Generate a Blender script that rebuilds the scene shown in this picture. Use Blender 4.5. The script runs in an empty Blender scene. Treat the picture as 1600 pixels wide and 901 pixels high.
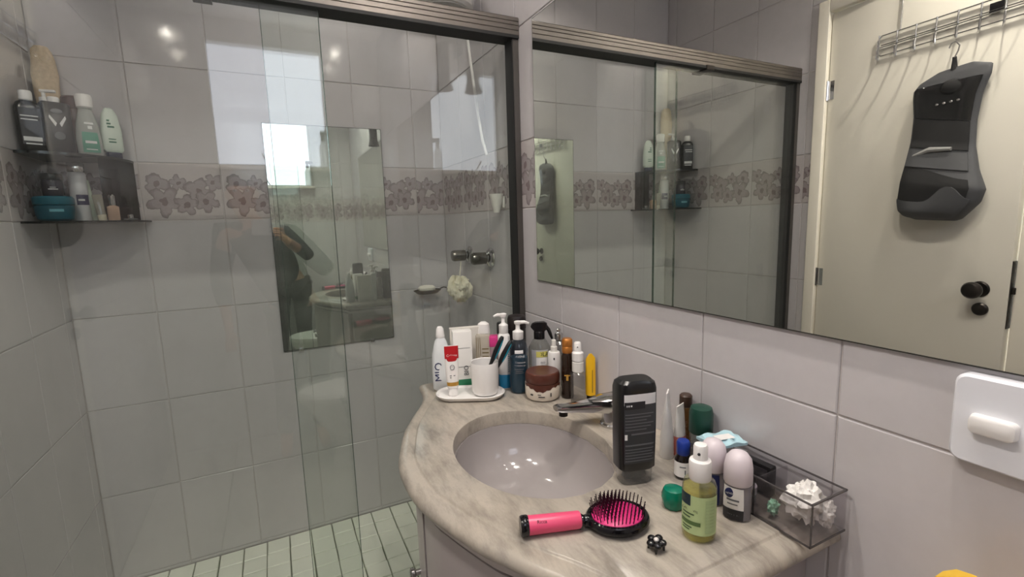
import bpy, bmesh, math, random
import numpy as np
from mathutils import Vector, Matrix, noise
random.seed(4)
sc = bpy.context.scene
COL = sc.collection
PI = math.pi
# ------------------------------------------------------------------ camera
F_PX, YAW, PITCH, ROLL = 747.53, .4578, -.1413, -.0299
CAM = Vector((-.7197, -2.14125, 1.31685))
w_ = Vector((math.sin(YAW)*math.cos(PITCH), math.cos(YAW)*math.cos(PITCH), math.sin(PITCH)))
r0 = Vector((math.cos(YAW), -math.sin(YAW), 0)); u0 = r0.cross(w_)
r_ = r0*math.cos(ROLL)+u0*math.sin(ROLL); u_ = -r0*math.sin(ROLL)+u0*math.cos(ROLL)
cd = bpy.data.cameras.new('camera'); cam = bpy.data.objects.new('camera', cd); COL.objects.link(cam)
cd.sensor_fit = 'HORIZONTAL'; cd.sensor_width = 36; cd.lens = F_PX/1600*36; cd.clip_start = .02
cam.matrix_world = Matrix(((r_.x, u_.x, -w_.x, CAM.x), (r_.y, u_.y, -w_.y, CAM.y), (r_.z, u_.z, -w_.z, CAM.z), (0, 0, 0, 1)))
sc.camera = cam
# ------------------------------------------------------------------ world, exposure
wd = bpy.data.worlds.new('world'); sc.world = wd; wd.use_nodes = True
wd.node_tree.nodes['Background'].inputs[0].default_value = (.8, .88, 1, 1)
wd.node_tree.nodes['Background'].inputs[1].default_value = 1.2
WINDOW_LIGHT = .70; SPOT_LIGHT = 250.0
vs = sc.view_settings
vs.view_transform = 'Standard'; vs.look = 'None'; vs.gamma = 1; vs.exposure = 2.4; vs.use_curve_mapping = False
cy = sc.cycles
cy.max_bounces = 12; cy.glossy_bounces = 7; cy.diffuse_bounces = 5; cy.transparent_max_bounces = 40; cy.transmission_bounces = 8
cy.caustics_reflective = False; cy.caustics_refractive = False; cy.use_denoising = True; cy.use_adaptive_sampling = True; cy.adaptive_threshold = .035; cy.sample_clamp_indirect = 6
# ------------------------------------------------------------------ dimensions (metres)
U = .25; TH = 1.3383*U; ZB = 5.4152*U; BH = .8189*U; W = 5.4738*U; SJ = .5065*U
YR = -2.70; ZC = 2.5; YG = -.75; TP = .0030          # rear wall, ceiling, shower glass, tile thickness
# ------------------------------------------------------------------ material helpers
def lin(c): return tuple((x/255/12.92 if x/255 <= .04045 else ((x/255+.055)/1.055)**2.4) for x in c)
MATS = {}
def nodes(name):
    m = bpy.data.materials.new(name); m.use_nodes = True; nt = m.node_tree; nt.nodes.clear()
    out = nt.nodes.new('ShaderNodeOutputMaterial'); return m, nt, out
def N(nt, t, **k):
    n = nt.nodes.new(t)
    for a, v in k.items(): setattr(n, a, v)
    return n
def math_(nt, op, a, b=None, c=None):
    n = N(nt, 'ShaderNodeMath', operation=op)
    for i, v in enumerate((a, b, c)):
        if v is None: continue
        if isinstance(v, (int, float)): n.inputs[i].default_value = v
        else: nt.links.new(v, n.inputs[i])
    return n.outputs[0]
def mixc(nt, fac, a, b):
    n = N(nt, 'ShaderNodeMix', data_type='RGBA')
    for s, v in ((n.inputs[0], fac), (n.inputs[6], a), (n.inputs[7], b)):
        if isinstance(v, (int, float)): s.default_value = v
        elif isinstance(v, tuple): s.default_value = (*v, 1)
        else: nt.links.new(v, s)
    return n.outputs[2]
def noise_(nt, vec, scale, detail=4, rough=.55):
    n = N(nt, 'ShaderNodeTexNoise'); n.inputs['Scale'].default_value = scale; n.inputs['Detail'].default_value = detail; n.inputs['Roughness'].default_value = rough
    if vec is not None: nt.links.new(vec, n.inputs['Vector'])
    return n.outputs['Fac']
def ramp(nt, fac, a, b):
    n = N(nt, 'ShaderNodeMapRange'); nt.links.new(fac, n.inputs[0]); n.inputs[1].default_value = a; n.inputs[2].default_value = b; return n.outputs[0]
def plain(name, rgb, rough=.45, metal=0, var=.06, scale=40, bump=0, spec=.5, coat=0):
    if name in MATS: return MATS[name]
    m, nt, out = nodes(name); c = lin(rgb)
    b = N(nt, 'ShaderNodeBsdfPrincipled'); tc = N(nt, 'ShaderNodeTexCoord')
    f = noise_(nt, tc.outputs['Object'], scale)
    nt.links.new(mixc(nt, f, tuple(min(1, x*(1-var)) for x in c), tuple(min(1, x*(1+var)) for x in c)), b.inputs['Base Color'])
    b.inputs['Roughness'].default_value = rough; b.inputs['Metallic'].default_value = metal; b.inputs['Specular IOR Level'].default_value = spec
    b.inputs['Coat Weight'].default_value = coat
    if bump:
        bn = N(nt, 'ShaderNodeBump'); bn.inputs['Strength'].default_value = bump; bn.inputs['Distance'].default_value = .002
        nt.links.new(f, bn.inputs['Height']); nt.links.new(bn.outputs[0], b.inputs['Normal'])
    nt.links.new(b.outputs[0], out.inputs[0]); MATS[name] = m; return m
def schlick(nt, f0=.04):
    g = N(nt, 'ShaderNodeNewGeometry'); d = N(nt, 'ShaderNodeVectorMath', operation='DOT_PRODUCT')
    nt.links.new(g.outputs['Normal'], d.inputs[0]); nt.links.new(g.outputs['Incoming'], d.inputs[1])
    a = math_(nt, 'ABSOLUTE', d.outputs['Value']); p = math_(nt, 'POWER', math_(nt, 'SUBTRACT', 1.0, a), 5.0)
    return math_(nt, 'MULTIPLY_ADD', p, 1-f0, f0)
def clear(name, tint, cloud=0.0, cloudcol=(230, 230, 228), rough=.03, f0=.04, film=0.0):
    """clear plastic or glass: tinted see-through with a Fresnel sheen and an optional cloudy share"""
    if name in MATS: return MATS[name]
    m, nt, out = nodes(name)
    t = N(nt, 'ShaderNodeBsdfTransparent'); t.inputs[0].default_value = (*(c**.5 for c in lin(tint)), 1)
    d = N(nt, 'ShaderNodeBsdfDiffuse'); d.inputs[0].default_value = (*lin(cloudcol), 1)
    g = N(nt, 'ShaderNodeBsdfGlossy'); g.inputs['Roughness'].default_value = rough
    m1 = N(nt, 'ShaderNodeMixShader'); m1.inputs[0].default_value = cloud
    if film:
        tc = N(nt, 'ShaderNodeTexCoord'); mp = N(nt, 'ShaderNodeMapping'); mp.inputs['Scale'].default_value = (14, 1, .7)
        nt.links.new(tc.outputs['Object'], mp.inputs[0])
        f = ramp(nt, noise_(nt, mp.outputs[0], 1.0, 5), .42, .75)
        f2 = ramp(nt, noise_(nt, tc.outputs['Object'], 3.0, 3), .3, .7)
        nt.links.new(math_(nt, 'MULTIPLY_ADD', math_(nt, 'MULTIPLY', f, f2), film, cloud), m1.inputs[0])
    nt.links.new(t.outputs[0], m1.inputs[1]); nt.links.new(d.outputs[0], m1.inputs[2])
    m2 = N(nt, 'ShaderNodeMixShader'); nt.links.new(schlick(nt, f0), m2.inputs[0])
    nt.links.new(m1.outputs[0], m2.inputs[1]); nt.links.new(g.outputs[0], m2.inputs[2]); nt.links.new(m2.outputs[0], out.inputs[0])
    MATS[name] = m; return m
def glow(name, rgb, s):
    m, nt, out = nodes(name); e = N(nt, 'ShaderNodeEmission'); e.inputs[0].default_value = (*lin(rgb), 1); e.inputs[1].default_value = s
    nt.links.new(e.outputs[0], out.inputs[0]); return m
def tile_mat(name, rgb, flowers=None, rough=.22, var=.07):
    m, nt, out = nodes(name); c = lin(rgb); b = N(nt, 'ShaderNodeBsdfPrincipled'); L = nt.links
    g = N(nt, 'ShaderNodeNewGeometry'); oi = N(nt, 'ShaderNodeObjectInfo')
    f = noise_(nt, g.outputs['Position'], 5.0, 5, .6); f2 = noise_(nt, g.outputs['Position'], 45.0, 3)
    k = math_(nt, 'MULTIPLY_ADD', f, .7, math_(nt, 'MULTIPLY', f2, .3)); k = math_(nt, 'ADD', k, math_(nt, 'MULTIPLY_ADD', oi.outputs['Random'], .16, -.08))
    k = ramp(nt, k, .25, .75)
    col = mixc(nt, k, tuple(x*(1-var)*1.02 for x in c), tuple(x*(1+var) for x in c))
    if flowers:
        tc = N(nt, 'ShaderNodeTexCoord'); sp = N(nt, 'ShaderNodeSeparateXYZ'); L.new(tc.outputs['Object'], sp.inputs[0])
        wob = math_(nt, 'MULTIPLY_ADD', noise_(nt, tc.outputs['Object'], 42.0, 4), .034, -.017)
        for (fx, fz, R, rot, n) in flowers:
            dx = math_(nt, 'SUBTRACT', sp.outputs[0], fx); dz = math_(nt, 'SUBTRACT', sp.outputs[2], fz)
            r = math_(nt, 'ADD', math_(nt, 'SQRT', math_(nt, 'ADD', math_(nt, 'MULTIPLY', dx, dx), math_(nt, 'MULTIPLY', dz, dz))), wob)
            th = math_(nt, 'ADD', math_(nt, 'ARCTAN2', dz, dx), rot)
            pr = math_(nt, 'MULTIPLY_ADD', math_(nt, 'ABSOLUTE', math_(nt, 'COSINE', math_(nt, 'MULTIPLY', th, n/2))), .42*R, .58*R)
            q = math_(nt, 'DIVIDE', r, pr)
            inside = math_(nt, 'LESS_THAN', q, 1.0); edge = math_(nt, 'MULTIPLY', inside, ramp(nt, q, .72, 1.0)); mid = math_(nt, 'LESS_THAN', r, R*.22)
            col = mixc(nt, inside, col, lin((168, 159, 160)))
            col = mixc(nt, math_(nt, 'MULTIPLY', edge, .8), col, lin((122, 112, 115)))
            col = mixc(nt, math_(nt, 'MULTIPLY', mid, .7), col, lin((116, 96, 101)))
    L.new(col, b.inputs['Base Color']); b.inputs['Roughness'].default_value = rough
    bn = N(nt, 'ShaderNodeBump'); bn.inputs['Strength'].default_value = .12; bn.inputs['Distance'].default_value = .004
    L.new(noise_(nt, g.outputs['Position'], 9.0, 2), bn.inputs['Height']); L.new(bn.outputs[0], b.inputs['Normal'])
    L.new(b.outputs[0], out.inputs[0]); return m
def marble_mat(name, rgb, dark):
    m, nt, out = nodes(name); b = N(nt, 'ShaderNodeBsdfPrincipled'); g = N(nt, 'ShaderNodeNewGeometry')
    mp = N(nt, 'ShaderNodeMapping'); mp.inputs['Rotation'].default_value = (0, 0, -.25); mp.inputs['Scale'].default_value = (30, 8, 14); nt.links.new(g.outputs['Position'], mp.inputs[0])
    v = ramp(nt, noise_(nt, mp.outputs[0], 1.0, 8, .7), .44, .66); big = ramp(nt, noise_(nt, g.outputs['Position'], 9, 4), .35, .7)
    fine = noise_(nt, g.outputs['Position'], 180, 4)
    c = mixc(nt, math_(nt, 'MULTIPLY', v, .75), lin(rgb), lin(dark)); c = mixc(nt, math_(nt, 'MULTIPLY', big, .35), c, lin((208, 196, 178)))
    c = mixc(nt, math_(nt, 'MULTIPLY', fine, .22), c, lin((120, 112, 104)))
    nt.links.new(c, b.inputs['Base Color']); b.inputs['Roughness'].default_value = .28; nt.links.new(b.outputs[0], out.inputs[0]); return m
# ------------------------------------------------------------------ mesh helpers
class B:
    def __init__(s): s.v = []; s.f = []
    def add(s, vs, fs):
        o = len(s.v); s.v += [tuple(v) for v in vs]; s.f += [tuple(i+o for i in f) for f in fs]; return s
    def box(s, x0, x1, y0, y1, z0, z1, bev=0):
        if bev:
            rs = []
            for z, i in ((z0, bev), (z0+bev*.3, bev*.3), (z0+bev, 0), (z1-bev, 0), (z1-bev*.3, bev*.3), (z1, bev)):
                rs.append(rrect(x0+i, x1-i, y0+i, y1-i, z, max(bev-i*.5, bev*.4)))
            return s.loft(rs)
        vs = [(x, y, z) for z in (z0, z1) for y in (y0, y1) for x in (x0, x1)]
        return s.add(vs, [(0, 2, 3, 1), (4, 5, 7, 6), (0, 1, 5, 4), (2, 6, 7, 3), (0, 4, 6, 2), (1, 3, 7, 5)])
    def loft(s, rings, cap=True, close=True):
        n = len(rings[0]); vs = [p for r in rings for p in r]; fs = []
        for k in range(len(rings)-1):
            for i in range(n if close else n-1):
                j = (i+1) % n; fs.append((k*n+i, k*n+j, (k+1)*n+j, (k+1)*n+i))
        if cap: fs += [tuple(range(n-1, -1, -1)), tuple((len(rings)-1)*n+i for i in range(n))]
        return s.add(vs, fs)
    def lathe(s, prof, n=28, c=(0, 0), cap=True):
        return s.loft([[(c[0]+r*math.cos(2*PI*i/n), c[1]+r*math.sin(2*PI*i/n), z) for i in range(n)] for r, z in prof], cap)
    def tube(s, path, r, n=8, cap=True):
        P = [Vector(p) for p in path]; rings = []; up = None
        for i, p in enumerate(P):
            t = (P[min(i+1, len(P)-1)]-P[max(i-1, 0)]).normalized()
            if up is None: up = t.orthogonal().normalized()
            up = (up-t*up.dot(t)).normalized(); sd = t.cross(up); rr = r[i] if isinstance(r, (list, tuple)) else r
            rings.append([tuple(p+(up*math.cos(2*PI*k/n)+sd*math.sin(2*PI*k/n))*rr) for k in range(n)])
        return s.loft(rings, cap)
    def ball(s, c, rx, ry=None, rz=None, n=16, m=10, fn=None):
        ry = ry or rx; rz = rz or rx; rings = []
        for k in range(m+1):
            a = -PI/2+PI*(.02+.96*k/m); ring = []
            for i in range(n):
                t = 2*PI*i/n; d = Vector((math.cos(a)*math.cos(t), math.cos(a)*math.sin(t), math.sin(a))); q = fn(d) if fn else 1
                ring.append((c[0]+d.x*rx*q, c[1]+d.y*ry*q, c[2]+d.z*rz*q))
            rings.append(ring)
        return s.loft(rings)
    def xf(s, M): s.v = [tuple(M @ Vector(v)) for v in s.v]; return s
    def mesh(s, name, sharp=35):
        me = bpy.data.meshes.new(name); me.from_pydata(s.v, [], s.f)
        bm = bmesh.new(); bm.from_mesh(me); bmesh.ops.recalc_face_normals(bm, faces=bm.faces); bm.to_mesh(me); bm.free()
        if sharp: me.shade_smooth(); me.set_sharp_from_angle(angle=math.radians(sharp))
        return me
    def out(s, name, mat, parent=None, loc=(0, 0, 0), rz=0, sharp=35, label=None, kind=None):
        return obj(name, s.mesh(name, sharp), mat, parent, loc, (0, 0, rz), label, kind)
def obj(name, me, mat=None, parent=None, loc=(0, 0, 0), rot=(0, 0, 0), label=None, kind=None):
    o = bpy.data.objects.new(name, me); COL.objects.link(o); o.location = loc; o.rotation_euler = rot
    if mat and me is not None:
        if not me.materials: me.materials.append(mat)
    if parent: o.parent = parent
    if label: o['label'] = label
    if kind: o['kind'] = kind
    return o
def thing(name, label, cat, loc=(0, 0, 0), rz=0, group=None, rot=None):
    o = bpy.data.objects.new(name, None); COL.objects.link(o); o.empty_display_size = .02; o.location = loc; o.rotation_euler = rot or (0, 0, rz)
    o['label'] = label; o['category'] = cat
    if group: o['group'] = group
    return o
def tag(o, label, cat, group=None):
    o['label'] = label; o['category'] = cat
    if group: o['group'] = group
    return o
def struct(o): o['kind'] = 'structure'; return o
def sgn(x): return 1 if x >= 0 else -1
def sup(z, rx, ry, e=2.0, n=36, cx=0, cy=0):
    return [(cx+rx*sgn(math.cos(a))*abs(math.cos(a))**(2/e), cy+ry*sgn(math.sin(a))*abs(math.sin(a))**(2/e), z) for a in (2*PI*i/n for i in range(n))]
def rrect(x0, x1, y0, y1, z, r, k=4):
    P = []
    for cx, cy, a0 in ((x1-r, y1-r, 0), (x0+r, y1-r, 90), (x0+r, y0+r, 180), (x1-r, y0+r, 270)):
        for i in range(k+1): a = math.radians(a0+90*i/k); P.append((cx+r*math.cos(a), cy+r*math.sin(a), z))
    return P
def secs(S, n=36): return [sup(z, rx, ry, e, n) for z, rx, ry, e in S]
def body(S, name, mat, parent, n=36, **k): return B().loft(secs(S, n)).out(name, mat, parent, **k)
def sec_at(S, z):
    for a, b in zip(S, S[1:]):
        if a[0] <= z <= b[0] and b[0] > a[0]:
            t = (z-a[0])/(b[0]-a[0]); return [a[i]+(b[i]-a[i])*t for i in range(4)]
    return S[-1]
def decal(S, z0, z1, a0, a1, name, mat, parent, off=.0005, nz=4, na=14):
    """a print or paper label following the wall of a lofted container; angles in degrees, -90 is its front"""
    rings = []
    for k in range(nz+1):
        z = z0+(z1-z0)*k/nz; _, rx, ry, e = sec_at(S, z); row = []
        for i in range(na+1):
            a = math.radians(a0+(a1-a0)*i/na); c, s_ = math.cos(a), math.sin(a)
            row.append(((rx+off)*sgn(c)*abs(c)**(2/e), (ry+off)*sgn(s_)*abs(s_)**(2/e), z))
        rings.append(row)
    return B().loft(rings, cap=False, close=False).out(name, mat, parent)
def bars(S, rows, name, mat, parent, off=.0009):
    """lines of small print: rows of (z, height, a0, a1)"""
    b = B()
    for z, h, a0, a1 in rows:
        rr = []
        for zz in (z, z+h):
            _, rx, ry, e = sec_at(S, zz); row = []
            for i in range(7):
                a = math.radians(a0+(a1-a0)*i/6); c, s_ = math.cos(a), math.sin(a)
                row.append(((rx+off)*sgn(c)*abs(c)**(2/e), (ry+off)*sgn(s_)*abs(s_)**(2/e), zz))
            rr.append(row)
        b.loft(rr, cap=False, close=False)
    return b.out(name, mat, parent, kind='stuff')
def text(s, size, mat, parent, loc, bend=None, rot=0, ang=0):
    """lettering on the local -y face; bend = radius of the cylinder it is printed on"""
    cu = bpy.data.curves.new('lettering', 'FONT'); cu.body = s; cu.size = size; cu.align_x = 'CENTER'; cu.align_y = 'CENTER'; cu.resolution_u = 2
    t = bpy.data.objects.new('tmp', cu); me = bpy.data.meshes.new_from_object(t); bpy.data.objects.remove(t); bpy.data.curves.remove(cu); me.name = 'lettering'
    cr, sr = math.cos(rot), math.sin(rot)
    for v in me.vertices:
        x, y = v.co.x*cr-v.co.y*sr, v.co.x*sr+v.co.y*cr
        v.co = (bend*math.sin(x/bend), -bend*math.cos(x/bend)+bend, y) if bend else (x, 0, y)
    me.materials.clear()
    return obj('lettering', me, mat, parent, loc, (0, 0, ang))
def face(x, y, extra=0): return math.atan2(CAM.x-x, -(CAM.y-y))+math.radians(extra)
def crumple(c, r, seed, name, mat, parent=None, sx=1, sy=1, sz=1, n=26, m=16, amp=.45, freq=2.2):
    o = Vector((seed*7.3, seed*3.1, seed))
    b = B().ball((0, 0, 0), r*sx, r*sy, r*sz, n, m, lambda d: 1-amp*.6+amp*abs(noise.noise(d*freq+o))*1.6+amp*.5*noise.noise(d*freq*3+o))
    lo = min(v[2] for v in b.v); b.v = [(x, y, z-lo) for x, y, z in b.v]
    return b.out(name, mat, parent, c, sharp=18)
# ------------------------------------------------------------------ common materials
GROUT = plain('grey grout', (200, 194, 192), .8)
TILE = tile_mat('lavender grey glazed tile', (201, 198, 200), rough=.1)
FLOW = [(.098, .035, .036, .5, 5), (-.075, .028, .042, 2.2, 3), (-.012, .032, .030, .8, 5), (.048, .005, .048, 2.0, 4), (.072, -.036, .044, .2, 5), (-.058, -.034, .056, .3, 5), (.008, -.046, .040, 1.1, 5)]
DECOR = tile_mat('flowered border tile', (196, 189, 189), FLOW, rough=.12)
WHITE = plain('white plastic', (236, 234, 232), .35, var=.02)
CREAMW = plain('soft white plastic', (226, 224, 218), .4, var=.02)
BLACK = plain('black plastic', (22, 21, 23), .25, var=.1)
CHROME = plain('chrome', (205, 205, 205), .12, 1, var=.03)
DARKM = plain('bronzed dark metal', (52, 48, 45), .35, .8)
ALU = plain('brushed aluminium rail', (118, 112, 106), .38, .75, var=.12, scale=18)
RUBBER = plain('black gasket', (18, 18, 18), .6)
PAINT = plain('warm white door paint', (223, 219, 207), .42, var=.03, scale=6); FPAINT = plain('cream frame paint', (238, 233, 219), .4, var=.03, scale=6)
INK = plain('dark print', (38, 38, 42), .6, var=.02)
NAVY = plain('navy print', (28, 36, 84), .45, var=.02)
WPRINT = plain('white print', (232, 232, 232), .6, var=.02)
GPRINT = plain('grey print', (104, 106, 110), .6, var=.02)
GOLD = plain('gold print', (196, 150, 70), .4, .3)
# ------------------------------------------------------------------ the room
TCACHE = {}
def tile_mesh(w, h, mat, key):
    k = (round(w, 3), round(h, 3), key)
    if k not in TCACHE:
        b = .0016; x, z = w/2, h/2
        o = [(-x, 0, -z), (x, 0, -z), (x, 0, z), (-x, 0, z)]; m_ = [(a, -TP+b*.8, c) for a, _, c in o]; i = [(a-b*sgn(a), -TP, c-b*sgn(c)) for a, _, c in o]
        me = B().loft([o, m_, i]).mesh(key, 20); me.materials.append(mat); TCACHE[k] = me
    return TCACHE[k]
def lay(parent, rects, to_world, rz, key='tile', mat=None, gap=.0013):
    """rects in wall coordinates (u0,u1,z0,z1)"""
    for u0, u1, z0, z1 in rects:
        if u1-u0 < .006 or z1-z0 < .006: continue
        o = bpy.data.objects.new(key, tile_mesh(u1-u0-2*gap, z1-z0-2*gap, mat, key)); COL.objects.link(o)
        o.parent = parent; o.location = to_world((u0+u1)/2, (z0+z1)/2); o.rotation_euler = (0, 0, rz)
def cut(rects, hole):
    out = []; a, b, c, d = hole
    for u0, u1, z0, z1 in rects:
        if u1 <= a or u0 >= b or z1 <= c or z0 >= d: out.append((u0, u1, z0, z1)); continue
        if z0 < c: out.append((u0, u1, z0, c))
        if z1 > d: out.append((u0, u1, d, z1))
        if u0 < a: out.append((u0, a, max(z0, c), min(z1, d)))
        if u1 > b: out.append((b, u1, max(z0, c), min(z1, d)))
    return out
rows = []; z = ZB
while z > 0: rows.append((max(0, z-TH), z)); z -= TH
z = ZB+BH
while z < ZC: rows.append((z, min(ZC, z+TH))); z += TH
BAND = (ZB, ZB+BH)
def grid(us, hole=None):
    R = [(a, b, *r) for a, b in zip(us, us[1:]) for r in rows]; D = [(a, b, *BAND) for a, b in zip(us, us[1:])]
    return (cut(R, hole), cut(D, hole)) if hole else (R, D)
# the walls' faces sit TP behind x=0 / y=0 so that the tile faces are the room's planes
wr = struct(B().box(TP, .12, YR-.1, .12, -.05, ZC+.05).out('wall_right', GROUT))
us = [YR]+[-U*k for k in range(10, -1, -1)]
R, D = grid(us)
lay(wr, R, lambda u, z: (TP, u, z), -PI/2, 'tile', TILE); lay(wr, D, lambda u, z: (TP, u, z), -PI/2, 'border_tile', DECOR)
wb = struct(B().box(-W-.12, TP, TP, .12, -.05, ZC+.05).out('wall_back', GROUT))
us = sorted([-W, 0]+[-SJ-U*k for k in range(0, 6) if SJ+U*k < W])
R, D = grid(us)
lay(wb, R, lambda u, z: (u, TP, z), 0, 'tile', TILE); lay(wb, D, lambda u, z: (u, TP, z), 0, 'border_tile', DECOR)
DY0, DY1, DZ = -.89, -1.512, 2.10                       # the door opening on the left wall
wl = struct(bpy.data.objects.new('wall_left', None)); COL.objects.link(wl)
for nm, y0, y1, z0, z1 in (('wall_panel', DY0+.012, .12, -.05, ZC+.05), ('wall_panel', YR-.1, DY1-.012, -.05, ZC+.05), ('wall_panel', DY1-.012, DY0+.012, DZ+.012, ZC+.05)):
    B().box(-W-.12, -W-TP, y0, y1, z0, z1).out(nm, GROUT, wl)
us = sorted([YR, 0]+[-U*k-.06 for k in range(0, 11)])
R, D = grid(us, (DY1-.05, DY0+.045, -.1, DZ+.05))
lay(wl, R, lambda u, z: (-W-TP, u, z), PI/2, 'tile', TILE); lay(wl, D, lambda u, z: (-W-TP, u, z), PI/2, 'border_tile', DECOR)
WX0, WX1, WZ0, WZ1 = -.965, -.362, 1.69, 2.37            # the frosted window behind the camera
we = struct(bpy.data.objects.new('wall_rear', None)); COL.objects.link(we)
for x0, x1, z0, z1 in ((-W-.12, WX0-.02, -.05, ZC+.05), (WX1+.02, .12, -.05, ZC+.05), (WX0-.02, WX1+.02, -.05, WZ0-.02), (WX0-.02, WX1+.02, WZ1+.02, ZC+.05)):
    B().box(x0, x1, YR-.14, YR-TP, z0, z1).out('wall_panel', GROUT, we)
us = sorted([-W, 0]+[-U*k-.1 for k in range(0, 6)])
R, D = grid(us, (WX0-.02, WX1+.02, WZ0-.02, WZ1+.02))
lay(we, R, lambda u, z: (u, YR-TP, z), PI, 'tile', TILE); lay(we, D, lambda u, z: (u, YR-TP, z), PI, 'border_tile', DECOR)
ceil = struct(B().box(-W-.12, .12, YR-.14, .12, ZC, ZC+.1).out('ceiling', plain('white ceiling paint', (232, 229, 222), .8, var=.02, scale=5)))
flo = struct(B().box(-W-.12, .12, YR-.14, .12, -.1, -.012).out('floor', plain('dark floor grout', (128, 132, 118), .85)))
MOS = tile_mat('white mosaic floor tile', (250, 252, 240), rough=.3, var=.05); FLT = tile_mat('grey floor tile', (176, 170, 164), rough=.3)
def floor_tiles(key, mat, x0, x1, y0, y1, s, g):
    nx, ny = round((x1-x0)/s), round((y1-y0)/s); sx, sy = (x1-x0)/nx, (y1-y0)/ny; t = .012
    a, b_ = sx/2-g, sy/2-g; bv = .002
    me = B().loft([[(-a, -b_, 0), (a, -b_, 0), (a, b_, 0), (-a, b_, 0)], [(-a, -b_, t-bv), (a, -b_, t-bv), (a, b_, t-bv), (-a, b_, t-bv)], [(-a+bv, -b_+bv, t), (a-bv, -b_+bv, t), (a-bv, b_-bv, t), (-a+bv, b_-bv, t)]]).mesh(key, 20)
    me.materials.append(mat)
    for i in range(nx):
        for j in range(ny):
            o = bpy.data.objects.new(key, me); COL.objects.link(o); o.parent = flo
            o.location = (x0+sx*(i+.5)+random.uniform(-.0012, .0012), y0+sy*(j+.5)+random.uniform(-.0012, .0012), -.012+random.uniform(-.0006, .0006)); o.rotation_euler = (0, 0, random.uniform(-.006, .006))
floor_tiles('mosaic_tile', MOS, -W, 0, YG+.04, 0, .088, .0022)
floor_tiles('floor_tile', FLT, -W, 0, YR, YG-.04, .33, .002)
# window
wi = struct(bpy.data.objects.new('window_1', None)); COL.objects.link(wi)
FROST = glow('daylit fluted window glass', (236, 240, 255), WINDOW_LIGHT)
WFRAME = plain('grey window aluminium', (176, 176, 172), .4, .5)
b = B(); n = 110; f_ = []; bk = []
for i in range(n+1):
    x = WX0+(WX1-WX0)*i/n; f_.append((x, YR-.06+(.002 if i % 2 else 0)))
vs_ = []
for z_ in (WZ0, WZ1): vs_ += [(x, y, z_) for x, y in f_] + [(x, y-.004, z_) for x, y in reversed(f_)]
m_ = 2*(n+1); B().loft([vs_[:m_], vs_[m_:]]).out('pane', FROST, wi, sharp=0)
for x0, x1, z0, z1 in ((WX0-.02, WX0, WZ0-.02, WZ1+.02), (WX1, WX1+.02, WZ0-.02, WZ1+.02), (WX0, WX1, WZ0-.02, WZ0), (WX0, WX1, WZ1, WZ1+.02)):
    B().box(x0, x1, YR-.075, YR+.004, z0, z1).out('frame', WFRAME, wi)
B().box(WX0-.03, WX1+.03, YR-.01, YR+.075, WZ0-.034, WZ0-.014, .003).out('window_sill', plain('pale stone sill', (206, 200, 192), .4), wi)
B().tube([(-.70, YR-.035, WZ0+.004), (-.715, YR-.02, WZ0+.03), (-.735, YR-.015, WZ0+.07)], .004).out('latch', DARKM, wi)
# ------------------------------------------------------------------ door and frame on the left wall
fr = struct(bpy.data.objects.new('trim_1', None)); COL.objects.link(fr)
for y0, y1, z0, z1 in ((DY0, DY0+.044, 0, DZ+.048), (DY1-.048, DY1, 0, DZ+.048), (DY1, DY0, DZ, DZ+.048)):
    B().box(-W-.125, -W+.014, y0, y1, z0, z1, .003).out('door_frame', FPAINT, fr)
dr = struct(bpy.data.objects.new('door_1', None)); COL.objects.link(dr); dr.location = (-W-.004, DY0-.004, 0); dr.rotation_euler = (0, 0, math.radians(3.2))
# local frame: the leaf runs towards -y, its room face looks to +x
LEAF = .612
B().box(-.036, 0, -LEAF, 0, .008, DZ-.006, .0015).out('leaf', PAINT, dr)
for z0 in (.30, 1.04, 1.80):
    B().lathe([(.0055, z0-.038), (.0055, z0+.038)], 10, (.004, .004)).box(-.001, .0012, -.022, .003, z0-.036, z0+.036).out('hinge', CHROME, dr)
pl = B().lathe([(.026, 0), (.026, .003), (.022, .006)], 24).xf(Matrix.Translation((0, -.542, 1.05)) @ Matrix.Rotation(PI/2, 4, 'Y')).out('rosette', DARKM, dr)
B().lathe([(.010, 0), (.010, .022), (.020, .030), (.0265, .040), (.027, .050), (.022, .058), (.010, .062)], 24).xf(Matrix.Translation((.004, -.542, 1.05)) @ Matrix.Rotation(PI/2, 4, 'Y')).out('knob', DARKM, dr)
B().lathe([(.021, 0), (.021, .007), (.017, .012), (.006, .014)], 24).xf(Matrix.Translation((0, -.549, .985)) @ Matrix.Rotation(PI/2, 4, 'Y')).out('lock_cover', DARKM, dr)
B().box(-.031, -.005, -LEAF-.0022, -LEAF+.001, .93, 1.145).out('latch_plate', DARKM, dr)
B().box(-.024, -.012, -LEAF-.011, -LEAF, 1.04, 1.062, .002).out('latch', DARKM, dr)
hall = struct(B().box(-W-1.5, -W-1.4, -3.2, .3, -.1, 2.6).out('wall_hall', plain('cream hall wall', (226, 214, 196), .8)))
struct(B().box(-W-1.4, -W-.12, -3.2, .3, -.1, -.0).out('floor_hall', plain('hall wooden floor', (150, 108, 84), .5)))
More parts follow.
